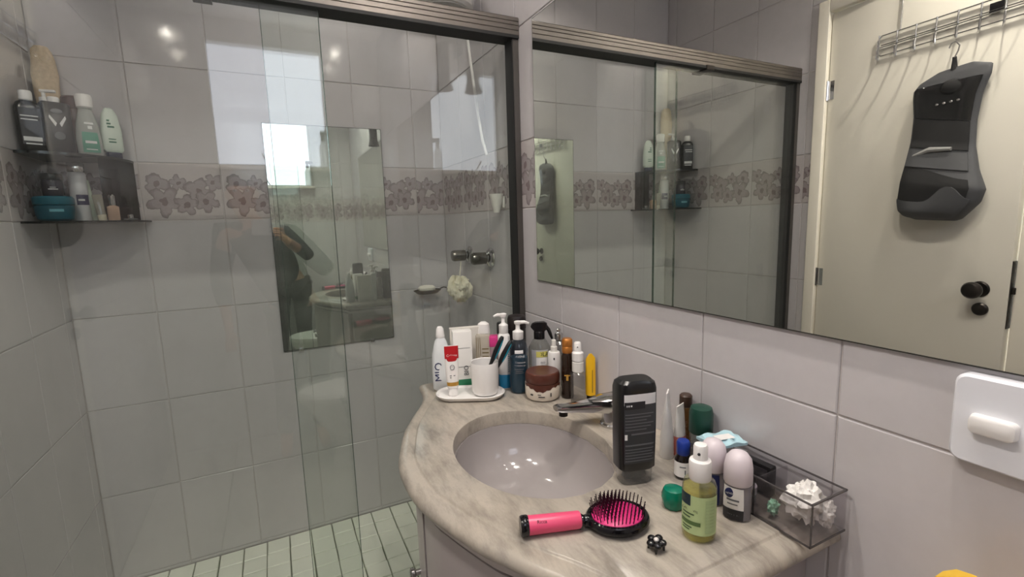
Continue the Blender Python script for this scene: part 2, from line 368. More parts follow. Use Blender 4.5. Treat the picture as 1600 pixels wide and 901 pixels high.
# ------------------------------------------------------------------ shower screen
ss = thing('shower_screen', 'sliding clear glass shower screen with grey metal head rail', 'shower screen', (0, YG, 0))
GLASS = clear('shower glass', (247, 252, 248), .006, (205, 210, 200), .0, .06, .024)
B().box(-W+.012, -.568, -.019, -.011, .07, 1.878).out('glass_panel', GLASS, ss, sharp=0)
B().box(-.700, -.012, .011, .019, .07, 1.878).out('glass_panel', GLASS, ss, sharp=0)
EDGE = clear('greenish glass edge', (150, 170, 160), .3, (104, 120, 112))
B().box(-.5684, -.5666, -.0192, -.0108, .07, 1.870).out('glass_edge', EDGE, ss); B().box(-.7014, -.6996, .0108, .0192, .07, 1.870).out('glass_edge', EDGE, ss)
b = B(); prof = [(-.032, 1.868), (-.032, 1.880), (-.0305, 1.8815), (-.032, 1.883), (-.032, 1.894), (-.0305, 1.8955), (-.032, 1.897), (-.032, 1.905), (-.0305, 1.9065), (-.032, 1.908), (-.032, 1.916), (-.028, 1.920), (.028, 1.920), (.032, 1.916), (.032, 1.868)]
b.loft([[(x, y, z_) for y, z_ in prof] for x in (-W+.001, -.001)]).out('head_rail', ALU, ss, sharp=20)
B().box(-W+.002, -.002, -.0335, .0335, 1.859, 1.868).out('rail_gasket', RUBBER, ss)
for x0, x1 in ((-.020, -.001), (-W+.001, -W+.020)):
    B().box(x0, x1, -.026, .026, .05, 1.86).out('jamb', plain('bronze grey jamb', (96, 92, 88), .4, .7), ss)
    xi = x0-.003 if x0 > -1 else x1
    B().box(xi, xi+.003, -.024, .024, .06, 1.858).out('jamb_seal', RUBBER, ss)
B().box(-W+.001, -.001, -.03, .03, .0, .06, .004).out('sill_rail', ALU, ss)
B().box(-.84, -.80, -.036, .036, 1.853, 1.870).out('roller_stop', DARKM, ss)
# ------------------------------------------------------------------ mirrors
def mirror_mat(name, rgb, fog=0):
    m, nt, out = nodes(name); g = N(nt, 'ShaderNodeBsdfGlossy'); g.inputs[0].default_value = (*lin(rgb), 1); g.inputs['Roughness'].default_value = 0
    d = N(nt, 'ShaderNodeBsdfDiffuse'); d.inputs[0].default_value = (*lin((196, 198, 192)), 1)
    mx = N(nt, 'ShaderNodeMixShader'); tc = N(nt, 'ShaderNodeTexCoord')
    nt.links.new(math_(nt, 'MULTIPLY', ramp(nt, noise_(nt, tc.outputs['Object'], 4.0, 4), .3, .8), fog), mx.inputs[0])
    nt.links.new(g.outputs[0], mx.inputs[1]); nt.links.new(d.outputs[0], mx.inputs[2]); nt.links.new(mx.outputs[0], out.inputs[0]); return m
MEDGE = plain('dark mirror edge', (66, 66, 62), .4, .3)
vm = thing('vanity_mirror', 'large frameless wall mirror above the marble vanity', 'mirror', (-.001, -1.55, 1.133))
B().box(-.005, 0, -.70, .679, 0, .750).out('backing', MEDGE, vm, sharp=0)
B().box(-.0056, -.005, -.698, .677, .002, .748).out('mirror_face', mirror_mat('silvered mirror', (238, 239, 234), .012), vm, sharp=0)
sm = thing('shower_mirror', 'narrow frameless mirror hung on the tiles inside the shower', 'mirror', (-.4955, -.002, .81))
B().box(-.226, .226, -.005, 0, 0, .907).out('backing', MEDGE, sm, sharp=0)
B().box(-.224, .224, -.0056, -.005, .002, .905).out('mirror_face', mirror_mat('misted mirror', (214, 220, 214), .34), sm, sharp=0)
for x_ in (-.16, .13): B().box(x_-.008, x_+.008, -.009, 0, -.005, .007, .0012).out('clip', CHROME, sm)
# ------------------------------------------------------------------ lamps
SPOT = glow('lit spotlight lens', (255, 246, 236), SPOT_LIGHT)
SPOT2 = glow('lit shower spotlight lens', (255, 246, 236), SPOT_LIGHT*.25)
def spot(x, y, where):
    t = thing('ceiling_spotlight', 'small round recessed ceiling spotlight ' + where, 'ceiling light', (x, y, ZC), group='recessed ceiling spotlights')
    B().lathe([(.046, -.001), (.046, -.019), (.042, -.023), (.036, -.021), (.034, -.001)], 28).out('trim_ring', plain('satin lamp ring', (150, 148, 144), .5, .4), t)
    B().lathe([(.033, -.0010), (.033, -.002), (.024, -.003)], 24).out('baffle', WHITE, t); B().lathe([(.0235, -.003), (.0235, -.005), (.015, -.0065), (.003, -.007)], 24).out('lens', SPOT2 if y > YG else SPOT, t)
for x, y, wh in ((-.23, -1.48, 'above the vanity nearest the shower'), (-.23, -1.83, 'above the vanity farther from the shower'), (-1.18, -1.48, 'by the door nearest the shower'), (-1.18, -1.83, 'by the door farther from the shower'), (-.42, -.32, 'inside the shower over the mosaic floor')): spot(x, y, wh)
sl = thing('wall_spotlight', 'dark cylinder spotlight on a bracket above the vanity mirror', 'wall light', (0, -1.2, 1.90))
B().box(-.012, 0, -.035, .035, .06, .15, .004).out('wall_plate', DARKM, sl)
B().tube([(-.008, 0, .11), (-.04, 0, .112), (-.066, 0, .10)], .008).out('arm', DARKM, sl)
B().lathe([(.022, .10), (.025, .096), (.025, -.03), (.034, -.062), (.036, -.07), (.032, -.07), (.022, -.035), (.0, -.03)], 28, (-.068, 0)).out('lamp_body', plain('dark bronze lamp body', (30, 28, 28), .55), sl)
B().lathe([(.02, -.04), (.026, -.058), (.012, -.062), (.002, -.063)], 20, (-.068, 0)).out('bulb', plain('unlit frosted bulb', (120, 118, 112), .4), sl)
# ------------------------------------------------------------------ shower fittings
es = thing('electric_shower', 'white electric shower head above the glass screen', 'shower head', (-.118, -.44, 2.045))
B().lathe([(.02, 0), (.095, 0), (.105, .008), (.108, .03), (.10, .05), (.075, .085), (.05, .11), (.03, .125), (.0, .128)], 40).out('head', CREAMW, es)
B().lathe([(.088, -.004), (.088, 0)], 36).out('spray_plate', plain('pale grey spray plate', (186, 186, 180), .5), es)
B().tube([(0, 0, .11), (.03, 0, .13), (.07, 0, .13), (.118, 0, .13)], [.022, .02, .017, .017], 16).out('arm', WHITE, es)
B().lathe([(.032, 0), (.030, .012), (.02, .018)], 24).xf(Matrix.Translation((.118, 0, .13)) @ Matrix.Rotation(-PI/2, 4, 'Y')).out('wall_flange', WHITE, es)
B().tube([(.05, -.02, .12), (.062, -.035, .06), (.066, -.05, -.08), (.068, -.075, -.2), (.072, -.105, -.35), (.078, -.125, -.45), (.09, -.13, -.50)], .005).out('hose', WHITE, es)
B().tube([(.0, -.06, .10), (.04, -.08, .06), (.08, -.05, .10), (.105, -.02, .2), (.115, 0, .28)], .0035).out('cable', RUBBER, es)
for y_, wh in ((-.303, 'nearer the back wall'), (-.516, 'nearer the glass screen')):
    t = thing('shower_tap', 'round chrome shower tap handle on the tiled wall, ' + wh, 'tap', (0, y_, 1.182), group='chrome shower taps')
    Mx = Matrix.Rotation(-PI/2, 4, 'Y')
    B().lathe([(.036, 0), (.036, .004), (.030, .012), (.014, .018), (.014, .03)], 28).xf(Mx).out('escutcheon', CHROME, t)
    B().lathe([(.017, .022), (.022, .026), (.0225, .07), (.020, .078), (.010, .08)], 28).xf(Mx).out('handle', plain('dark chrome', (120, 116, 110), .2, .9), t)
t = thing('hook_cup', 'small white tapered holder stuck on the wall tiles beside the glass', 'holder', (0, -.636, 1.345))
B().lathe([(.010, 0), (.013, .014), (.018, .03), (.024, .058), (.025, .062), (.021, .062), (.012, .02)], 24, (-.027, 0)).out('cup', CREAMW, t); B().box(-.008, 0, -.014, .014, .015, .055, .003).out('bracket', CREAMW, t)
WIRE = plain('tarnished wire', (84, 78, 70), .35, .8)
t = thing('soap_dish', 'oval metal wire soap dish fixed in the shower corner', 'soap dish', (-.118, -.06, 1.005))
ov = lambda a, b_, z_, n=28: [(a*math.cos(2*PI*i/n), b_*math.sin(2*PI*i/n), z_) for i in range(n+1)]
B().tube(ov(.06, .04, .012), .0028).out('rim', WIRE, t)
B().loft([sup(-.004, .04, .026), sup(0, .05, .034), sup(.010, .058, .039)]).out('pan', WIRE, t)
B().tube([(.055, .01, .012), (.085, .03, .016), (.106, .045, .010), (.116, .05, -.004)], .003).out('wall_arm', WIRE, t)
B().tube([(0, .04, .012), (0, .058, .02)], .003).out('wall_pin', WIRE, t)
so = B().loft([sup(.0, .028, .02, 2.6), sup(.004, .037, .026, 2.6), sup(.014, .038, .027, 2.6), sup(.022, .03, .02, 2.4), sup(.025, .012, .008)]).out('soap_bar', plain('white soap', (232, 228, 216), .5, var=.03), None, (-.122, -.062, 1.016))
tag(so, 'white bar of soap lying in the wire soap dish', 'soap')
PUFF = plain('cream nylon net', (226, 221, 200), .7, var=.08, scale=70)
t = thing('bath_puff', 'cream nylon bath puff hanging below the shower taps', 'bath puff', (-.06, -.322, 1.05))
for k in range(11):                                     # ruffled lobes of netting
    d = Vector((math.cos(k*2.4)*math.sin(.5+k*.27), math.sin(k*2.4)*math.sin(.5+k*.27), math.cos(.5+k*.27))); o_ = Vector((k*3.1, k, 0))
    B().ball(d*.025, .027, .027, .027, 18, 11, lambda q: 1+.34*math.sin(9*math.atan2(q.y, q.x)+k)*abs(q.z+.2)+.3*noise.noise(q*3+o_)).out('net_lobe', PUFF, t, sharp=25)
B().tube([(0, 0, .03), (.008, .008, .07), (.014, .014, .095), (.016, .017, .1075)], .0018).out('cord', PUFF, t)
# ------------------------------------------------------------------ corner shelf
SMOKE = clear('smoked acrylic', (44, 46, 48), .45, (18, 19, 20))
cs = thing('corner_shelf', 'two tier smoked acrylic corner shelf full of bottles', 'shelf', (-W, 0, 1.355))
def quarter(R_, z0, z1):
    P = [(0, 0)]+[(R_*math.cos(-PI/2*i/24), R_*math.sin(-PI/2*i/24)) for i in range(25)]
    P = [(x+.001, y-.001) for x, y in P]
    return B().loft([[(x, y, z0) for x, y in P], [(x, y, z1) for x, y in P]])
quarter(.262, -.006, 0).out('lower_shelf', SMOKE, cs); quarter(.232, .198, .206).out('upper_shelf', SMOKE, cs)
B().box(.135, .232, -.006, -.001, 0, .198).out('back_panel', SMOKE, cs)
SH1, SH0 = 1.3615+.2, 1.356
def mk(name, label, cat, x, y, z, extra=0, group=None): return thing(name, label, cat, (x, y, z), face(x, y, extra), group)
GRP_S = 'toiletries on the corner shelf'
# upper shelf
t = mk('shampoo_bottle', 'black bottle with white cap at left end of corner shelf', 'bottle', -1.337, -.183, SH1, 10, GRP_S)
S = [(0, .026, .017, 4), (.004, .029, .019, 4), (.13, .029, .019, 4), (.142, .024, .016, 3), (.148, .014, .012, 2)]
body(S, 'body', BLACK, t); B().lathe([(.013, .147), (.0155, .15), (.0155, .172), (.013, .176)], 24).out('cap', WHITE, t)
decal(S, .02, .125, -130, -50, 'print', plain('charcoal print', (58, 58, 62), .5), t); bars(S, [(.03, .012, -120, -65), (.1, .003, -120, -70), (.09, .003, -120, -75), (.02, .004, -110, -70)], 'small_print', WPRINT, t)
t = mk('pump_bottle', 'white pump bottle hidden behind the black bottles on corner shelf', 'bottle', -1.322, -.093, SH1, -20, GRP_S)
S = [(0, .022, .022, 2), (.15, .022, .022, 2), (.165, .012, .012, 2)]
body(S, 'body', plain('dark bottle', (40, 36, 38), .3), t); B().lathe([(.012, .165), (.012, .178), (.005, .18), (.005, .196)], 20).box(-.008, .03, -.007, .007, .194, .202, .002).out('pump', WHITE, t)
t = mk('shampoo_pouch', 'black bottle with white winged emblem on corner shelf', 'bottle', -1.288, -.138, SH1, 12, GRP_S)
S = [(0, .033, .016, 4), (.004, .037, .018, 4), (.15, .036, .016, 4), (.156, .030, .012, 4)]
body(S, 'body', plain('black glossy pouch', (26, 24, 28), .3), t); B().lathe([(.014, .156), (.015, .168), (.012, .172)], 20).out('cap', WHITE, t)
for s_ in (-1, 1): B().loft([[(s_*.003, -.0185, .092), (s_*.007, -.0185, .082), (s_*.020, -.0185, .108), (s_*.018, -.0185, .116)], [(s_*.003, -.0179, .092), (s_*.007, -.0179, .082), (s_*.020, -.0179, .108), (s_*.018, -.0179, .116)]]).out('emblem_wing', WPRINT, t)
B().ball((0, -.0176, .055), .013, .0015, .012, 14, 8).out('emblem', GPRINT, t); B().ball((0, -.0172, .128), .014, .0012, .008, 14, 8).out('emblem', GPRINT, t)
t = mk('hair_mask_jar', 'dark red lidded jar behind the winged emblem bottle', 'jar', -1.264, -.050, SH1, 0, GRP_S)
B().lathe([(.026, 0), (.028, .004), (.028, .15), (.026, .156)], 30).out('body', plain('brown red jar', (70, 34, 30), .35), t); B().lathe([(.029, .156), (.030, .158), (.030, .19), (.027, .194)], 30).out('lid', plain('maroon lid', (66, 20, 20), .35), t)
t = mk('conditioner_bottle', 'clear bottle with teal green label on corner shelf', 'bottle', -1.224, -.101, SH1, 14, GRP_S)
S = [(0, .028, .017, 3), (.005, .032, .020, 3), (.05, .033, .021, 2.6), (.10, .028, .018, 2.4), (.145, .018, .014, 2), (.152, .016, .014, 2)]
body(S, 'body', clear('milky bottle', (214, 220, 214), .5, (212, 216, 210)), t)
B().lathe([(.017, .150), (.021, .154), (.022, .186), (.019, .193), (.01, .195)], 28).out('cap', WHITE, t); decal(S, .012, .075, -125, -58, 'label_print', plain('teal green label', (84, 150, 128), .45), t)
bars(S, [(.10, .006, -110, -70), (.085, .01, -95, -80), (.04, .008, -110, -72), (.02, .003, -108, -74)], 'small_print', WPRINT, t)
t = mk('shampoo_bottle', 'white bottle with green logo standing on its navy cap', 'bottle', -1.173, -.064, SH1, 14, GRP_S)
S = [(.02, .022, .014, 3), (.028, .028, .018, 3), (.09, .028, .018, 3), (.14, .022, .015, 2.6), (.160, .013, .010, 2.4), (.164, .006, .005, 2)]
body([(0, .020, .013, 3), (.003, .022, .015, 3), (.018, .022, .015, 3), (.02, .02, .013, 3)], 'cap', plain('navy cap', (34, 38, 66), .35), t)
body(S, 'body', plain('mint white bottle', (214, 226, 214), .35, var=.02), t); bars(S, [(.098, .006, -108, -84), (.108, .006, -112, -92), (.118, .006, -112, -96), (.05, .004, -108, -84), (.06, .003, -108, -84)], 'green_logo', plain('green logo', (44, 104, 78), .5), t)
LOO = plain('natural loofah', (208, 186, 154), .95, var=.25, scale=90, bump=.8)
lf = B().loft([sup(.0, .022, .02, 2.2), sup(.01, .028, .026), sup(.1, .028, .026), sup(.2, .030, .028), sup(.26, .032, .028), sup(.31, .030, .026), sup(.335, .026, .022), sup(.347, .016, .012)])
lf.v = [(x*(1+.22*noise.noise(Vector((x, y, z_))*60)), y*(1+.22*noise.noise(Vector((x, y, z_))*60+Vector((9, 0, 0)))), z_) for x, y, z_ in lf.v]
tag(lf.out('loofah', LOO, None, (-1.328, -.034, SH1), sharp=60), 'tan natural loofah standing in the shower corner above the shelf', 'loofah')
# lower shelf
t = mk('cream_tub', 'round teal blue tub at left of lower corner shelf', 'jar', -1.317, -.165, SH0, 0, GRP_S)
B().lathe([(.036, 0), (.043, .006), (.047, .03), (.047, .045), (.043, .05)], 36).out('body', plain('teal tub', (12, 92, 112), .3), t); B().lathe([(.048, .05), (.049, .052), (.049, .070), (.045, .075)], 36).out('lid', plain('teal lid', (14, 104, 124), .3), t)
bars([(0, .047, .047, 2), (.1, .047, .047, 2)], [(.028, .008, -105, -65)], 'lettering_strip', plain('pale teal print', (120, 190, 205), .5), t)
t = mk('cream_jar', 'small dark jar with black lid stacked on teal tub', 'jar', -1.315, -.160, SH0+.0755, 0, GRP_S)
S = [(0, .024, .024, 2), (.004, .026, .026, 2), (.045, .026, .026, 2), (.05, .024, .024, 2)]
body(S, 'body', plain('plum dark jar', (48, 42, 54), .25), t); B().lathe([(.027, .05), (.028, .052), (.028, .066), (.026, .069)], 30).out('lid', BLACK, t); bars(S, [(.02, .003, -115, -65), (.026, .002, -105, -75)], 'small_print', WPRINT, t)
t = mk('deodorant_can', 'tall white spray can with navy patch on lower corner shelf', 'spray can', -1.275, -.083, SH0, 0, GRP_S)
S = [(0, .022, .022, 2), (.003, .0235, .0235, 2), (.15, .0235, .0235, 2), (.158, .02, .02, 2)]
body(S, 'body', plain('white can', (222, 224, 226), .3), t); B().lathe([(.021, .157), (.0225, .16), (.0225, .184), (.02, .188)], 28).out('cap', CHROME, t); decal(S, .052, .085, -110, -25, 'navy_patch', NAVY, t); bars(S, [(.065, .006, -100, -60)], 'small_print', WPRINT, t)
t = mk('slim_tube', 'slim pale green tube leaning on white can on corner shelf', 'tube', -1.246, -.068, SH0, 0, GRP_S)
S = [(0, .007, .007, 2), (.02, .0075, .0075, 2), (.022, .009, .008, 2), (.12, .010, .003, 2.6), (.134, .010, .0012, 3)]
body(S, 'body', plain('pale green tube', (178, 190, 172), .4), t); t.rotation_euler = (0, math.radians(-6), t.rotation_euler.z)
t = mk('cream_tube', 'short cream tube beside small pink bottle on corner shelf', 'tube', -1.222, -.088, SH0, 0, GRP_S)
S = [(0, .011, .009, 2.4), (.018, .012, .010, 2.4), (.02, .012, .010, 2.4), (.075, .013, .004, 3), (.086, .013, .0015, 3)]
body(S[:3], 'cap', plain('cream cap', (226, 218, 190), .4), t); body(S[2:], 'body', clear('cloudy tube', (200, 196, 180), .55, (196, 190, 172)), t); t.rotation_euler = (0, math.radians(-5), t.rotation_euler.z)
t = mk('nail_polish_bottle', 'small blush bottle with silver cap on corner shelf', 'bottle', -1.192, -.085, SH0, 0, GRP_S)
S = [(0, .015, .012, 4), (.003, .0165, .0135, 4), (.045, .0165, .0135, 4), (.05, .009, .009, 2)]
body(S, 'body', plain('blush glass', (212, 178, 154), .2), t); B().lathe([(.008, .05), (.009, .053), (.009, .082), (.006, .086)], 20).out('cap', CHROME, t)
t = mk('small_dish', 'tiny clear dish with metal lid at right end of corner shelf', 'dish', -1.150, -.075, SH0, 0, GRP_S)
B().lathe([(.012, 0), (.02, .002), (.021, .005)], 24).out('dish', clear('clear dish', (200, 205, 205), .3), t); B().lathe([(.007, .004), (.008, .006), (.008, .018), (.006, .02)], 18).out('lid', CHROME, t)
# ------------------------------------------------------------------ vanity
ZT = .855
MARB = marble_mat('beige grey marble', (177, 170, 159), (97, 92, 87))
CABM = plain('grey lavender cabinet laminate', (178, 171, 171), .35, var=.03, scale=12)
YM = -1.31
hs = [0, .05, .09, .12, .155, .19, .23, .265, .305, .34, .377, .405, .43, .455, .48, .51]
hx = [.542, .540, .534, .525, .514, .502, .487, .467, .4456, .424, .404, .393, .385, .380, .377, .374]
def front_x(y): return -float(np.interp(abs(y-YM), hs, hx))
YL, YE = -.80, -1.768
def outline(inset_front=0):
    ys = np.linspace(YL, YE, 70); P = [Vector((0, YL))]+[Vector((-x, YL)) for x in (.1, .2, .3)]
    ch = [Vector((front_x(y), y)) for y in ys]; P += ch+[Vector((-x, YE)) for x in (.3, .2, .1)]+[Vector((0, YE))]
    return P
P0 = outline(); nP = len(P0)
def inset(P, d):
    ys = np.linspace(YL-d, YE+d, 70); sl = lambda y: (front_x(y+.01)-front_x(y-.01))/.02
    return [Vector((0, YL-d))]+[Vector((-x, YL-d)) for x in (.1, .2, .3)]+[Vector((front_x(y)+d*math.sqrt(1+sl(y)**2), y)) for y in ys]+[Vector((-x, YE+d)) for x in (.3, .2, .1)]+[Vector((0, YE+d))]
def ring_of(P, z, back=8):
    return [(min(-.0015, p.x), p.y, z) for p in P]+[(-.0015, P[-1].y+(P[0].y-P[-1].y)*k/back, z) for k in range(1, back)]
BC = Vector((-.281, -1.318)); BA, BB = .154, .196
full = ring_of(P0, 0)
def ell(z, s=1.0, grow=0):
    out = []
    for x, y, _ in full:
        a = math.atan2((y-BC.y)/BB, (x-BC.x)/BA); out.append((BC.x+(BA*s+grow)*math.cos(a), BC.y+(BB*s+grow)*math.sin(a), z))
    return out
va = thing('vanity_countertop', 'beige grey marble vanity top with bow front around the basin', 'countertop', (0, 0, 0))
rings = [ell(.822), ell(.8515), ell(.8542, 1, .0012), ell(ZT, 1, .004)]
for d, z_ in ((.036, ZT), (.034, .8530), (.0325, .8510), (.031, .8505), (.018, .8505), (.009, .848), (.003, .843), (0, .836), (0, .831), (.004, .825), (.010, .822), (.03, .822)): rings.append(ring_of(inset(P0, d), z_))
rings.append(ell(.822))
B().loft(rings, cap=False).out('slab', MARB, va, sharp=50)
CER = plain('glazed lilac white ceramic', (164, 158, 157), .12, var=.02, coat=.3)
ba = thing('wash_basin', 'oval glazed undermount basin set into the marble top', 'basin', (BC.x, BC.y, .70))
def be(z, s): return [(BA*s*math.cos(2*PI*i/64), BB*s*math.sin(2*PI*i/64), z-.70) for i in range(64)]
B().loft([be(.8212, 1.09), be(.8212, .99), be(.812, .985), be(.79, .955), be(.76, .89), be(.735, .78), be(.72, .62), be(.712, .42), be(.708, .16), be(.707, .13), be(.70, .12), be(.70, .45), be(.715, .8), be(.75, .97), be(.80, 1.04), be(.8212, 1.09)], cap=False).out('bowl', CER, ba, sharp=60)
B().lathe([(.021, .006), (.023, .0095), (.019, .011), (.012, .0095), (.003, .0085)], 28).out('drain', CHROME, ba)
for dz, da in ((0, 0), (-.006, .11)):
    a = math.radians(152)+da; B().ball((BA*.972*math.cos(a), BB*.972*math.sin(a), .104+dz), .0035, .0035, .0045, 10, 6).out('overflow_hole', RUBBER, ba)
# faucet
fa = thing('basin_tap', 'low chrome single lever basin tap behind the oval basin', 'tap', (-.068, -1.318, ZT))
B().lathe([(.031, 0), (.031, .005), (.027, .008), (.026, .034), (.024, .044), (.015, .05), (.002, .051)], 36).out('base', CHROME, fa)
sp = []
for t_, hw, zt, zb in ((.024, .018, .056, .040), (0, .029, .060, .034), (-.025, .028, .059, .034), (-.05, .020, .055, .034), (-.08, .0145, .051, .035), (-.112, .0145, .049, .036), (-.120, .011, .047, .038)):
    y0 = -t_*.45; sp.append([(t_, y0-hw, (zt+zb)/2), (t_, y0-hw*.8, zb), (t_, y0, zb-.002), (t_, y0+hw*.8, zb), (t_, y0+hw, (zt+zb)/2), (t_, y0+hw*.8, zt), (t_, y0, zt+.002), (t_, y0-hw*.8, zt)])
B().loft(sp).out('spout', CHROME, fa, sharp=40)
B().lathe([(.010, .0255), (.010, .036)], 20, (-.104, .047)).out('aerator', DARKM, fa)
B().loft([[(x, y0+y*w, z_+q*h) for y, q in ((-1, 0), (-.6, 1), (.6, 1), (1, 0), (.6, -.4), (-.6, -.4))] for x, y0, w, z_, h in ((.030, -.006, .012, .070, .004), (.005, 0, .024, .064, .007), (-.025, .010, .022, .062, .006), (-.05, .02, .010, .058, .003))]).out('lever', CHROME, fa, sharp=40)
# cabinet under the top
ca = thing('vanity_cabinet', 'grey lavender bow front cabinet below the marble top', 'cabinet', (0, 0, 0))
Pb = inset(P0, .048); Pd0, Pd1 = inset(P0, .030), inset(P0, .046)
hole = ell(0)
B().loft([[(x*.999, y, .10) for x, y, _ in ring_of(Pb, 0)], [(x, y, .822) for x, y, _ in ring_of(Pb, 0)]], cap=False).out('body', CABM, ca, sharp=50)
B().loft([ring_of(inset(P0, .08), 0), ring_of(inset(P0, .08), .10)], cap=False).out('plinth', plain('dark plinth', (70, 66, 66), .5), ca)
fi = [i for i in range(len(P0)) if P0[i].x < -.36]; half = [i for i in fi if P0[i].y > YM-.001], [i for i in fi if P0[i].y < YM-.001]
for ids in half:
    ids = ids[3:] if ids is half[0] else ids[:-3]
    ring = lambda z_: [(Pd0[i].x, Pd0[i].y, z_) for i in ids]+[(Pd1[i].x, Pd1[i].y, z_) for i in reversed(ids)]
    d_ = B().loft([ring(.125), ring(.783), ring(.786)]).out('door', CABM, ca, sharp=50)
    k = ids[-6] if ids is not half[1] and P0[ids[0]].y > YM else ids[5]
    B().lathe([(.006, 0), (.006, .012), (.012, .016), (.012, .022), (.006, .025)], 16).xf(Matrix.Translation((Pd0[k].x+.002, Pd0[k].y, .60)) @ Matrix.Rotation(-PI/2, 4, 'Y')).out('knob', CHROME, d_)
ring = lambda z_, a, b_: [(a[i].x, a[i].y, z_) for i in range(1, nP-1)]+[(b_[i].x, b_[i].y, z_) for i in range(nP-2, 0, -1)]
B().loft([ring(.794, inset(P0, .026), inset(P0, .052)), ring(.806, inset(P0, .026), inset(P0, .052))]).out('trim_strip', plain('pale trim strip', (196, 189, 187), .3), ca, sharp=50)
# ------------------------------------------------------------------ toiletries at the far end of the top
GRP_T = 'toiletries on the vanity top'
CERW = plain('white glazed ceramic', (238, 236, 234), .16, var=.015)
TRX, TRY = -.285, -.990
t = thing('ceramic_tray', 'white oval ceramic tray under the toothbrush cup', 'tray', (TRX, TRY, ZT), math.radians(-27))
B().loft([rrect(-.078, .078, -.036, .036, 0, .035, 8), rrect(-.086, .086, -.044, .044, .004, .043, 8), rrect(-.092, .092, -.050, .050, .013, .049, 8), rrect(-.090, .090, -.048, .048, .0145, .047, 8), rrect(-.084, .084, -.042, .042, .009, .041, 8), rrect(-.06, .06, -.02, .02, .0075, .019, 8)]).out('dish', CERW, t)
TRZ = ZT+.0085
cx_, cy_ = -.250, -1.010
t = thing('toothbrush_cup', 'white ceramic cup holding toothbrushes on the oval tray', 'cup', (cx_, cy_, TRZ))
B().lathe([(.025, 0), (.032, .004), (.035, .013), (.0365, .05), (.0372, .086), (.0365, .0885), (.0345, .087), (.034, .05), (.032, .012), (.02, .007)], 40).out('cup', CERW, t)
TB1, TB2 = plain('black toothbrush grip', (16, 18, 22), .35), plain('teal toothbrush grip', (20, 120, 140), .35)
for k, (dx, dy, hx_, hy_, hz, la) in enumerate(((-.016, .002, .048, -.016, .152, 'black toothbrush with teal stripe, left one in the cup'), (-.006, -.012, .068, -.026, .140, 'teal and black toothbrush, right one in the cup'))):
    t = thing('toothbrush', la, 'toothbrush', (cx_, cy_, TRZ), 0, 'toothbrushes in the cup')
    p0, p1 = Vector((dx, dy, .012)), Vector((hx_, hy_, hz)); pts = [p0.lerp(p1, q) for q in (0, .3, .5, .62, .72, .84, .95, 1)]
    B().tube(pts, [.003, .0034, .0044, .0066, .0080, .0074, .0064, .004], 10).out('handle', TB1, t)
    sd = Vector((.35, -.93, 0)); B().tube([p0.lerp(p1, q)+sd*(.0075 if q < .8 else .0066) for q in (.58, .66, .76, .86, .94)], [.001, .0022, .0026, .0022, .001], 8).out('grip_stripe', TB2 if k == 0 else TB2, t)
    if k: B().tube([p0.lerp(p1, q)+Vector((-.8, -.5, 0))*.0048 for q in (.58, .68, .8, .92)], [.001, .0024, .0024, .001], 8).out('grip_stripe', TB2, t)
    B().box(-.004, .004, -.003, .003, -.002, .014).xf(Matrix.Translation(p0)).out('bristles', WHITE, t)
x, y = -.328, -.9745
t = mk('toothpaste_tube', 'white toothpaste tube with red top standing on the oval tray', 'tube', x, y, TRZ, 4, GRP_T)
S = [(.022, .0150, .0135, 2.2), (.05, .0168, .0125, 2.4), (.10, .0178, .006, 3), (.126, .018, .0022, 4), (.134, .018, .0016, 4)]
B().lathe([(.0125, 0), (.0135, .002), (.0128, .02), (.011, .0225)], 26).out('cap', WHITE, t); body(S, 'body', plain('toothpaste white', (240, 238, 235), .35, var=.02), t)
decal(S, .100, .133, -172, -8, 'red_panel', plain('red print', (186, 28, 36), .35), t, nz=6); B().ball((0, -.0062, .100), .0135, .0012, .010, 18, 8).out('red_tip', MATS['red print'], t)
text('Colgate', .0088, WPRINT, t, (0, -.0066, .109)); B().tube([(.0055*math.cos(a), -.0104, .078+.0065*math.sin(a)) for a in np.linspace(0, 2*PI, 22)], .0007, 5).out('ring_print', GPRINT, t)
decal(S, .028, .038, -160, -20, 'gold_stripe', GOLD, t); bars(S, [(.055, .002, -110, -95), (.05, .002, -110, -98), (.055, .002, -86, -72)], 'small_print', GPRINT, t)
x, y = -.330, -.892
t = mk('lotion_bottle', 'white bottle with vertical navy lettering at left end of vanity', 'bottle', x, y, ZT, 0, GRP_T)
S = [(0, .022, .017, 3), (.005, .026, .02, 3), (.05, .027, .021, 2.6), (.10, .025, .02, 2.4), (.135, .017, .015, 2.2), (.150, .010, .010, 2)]
body(S, 'body', plain('lotion white', (222, 226, 228), .35, var=.02), t); B().lathe([(.012, .148), (.0125, .150), (.010, .172), (.006, .178)], 22).out('cap', WHITE, t); text('MIO', .03, NAVY, t, (-.008, -.0205, .055), None, PI/2)
x, y = -.276, -.915
t = mk('white_carton', 'tall white carton with green base stripe behind toothpaste', 'box', x, y, ZT, 6, GRP_T)
B().box(-.026, .026, -.018, .018, 0, .165, .0012).out('body', plain('white card', (236, 234, 230), .55, var=.02), t); B().box(-.0262, .0262, -.0184, .0184, .012, .03).out('green_stripe', plain('green stripe', (34, 122, 84), .5), t)
text('BIO', .018, INK, t, (.008, -.0188, .055), None, PI/2); [B().box(-.02, .02, -.0184, -.018, q, q+.001).out('fold_line', GPRINT, t) for q in (.118, .065)]
x, y = -.246, -.862
t = mk('lotion_tube', 'wide white flat carton leaning at the back behind the tall carton', 'box', x, y, ZT, 8, GRP_T)
B().loft([rrect(-.045, .045, -.010, .010, 0, .004), rrect(-.045, .045, -.010, .010, .160, .004)]).out('body', plain('ivory card', (230, 226, 218), .5, var=.02), t)
x, y = -.193, -.876
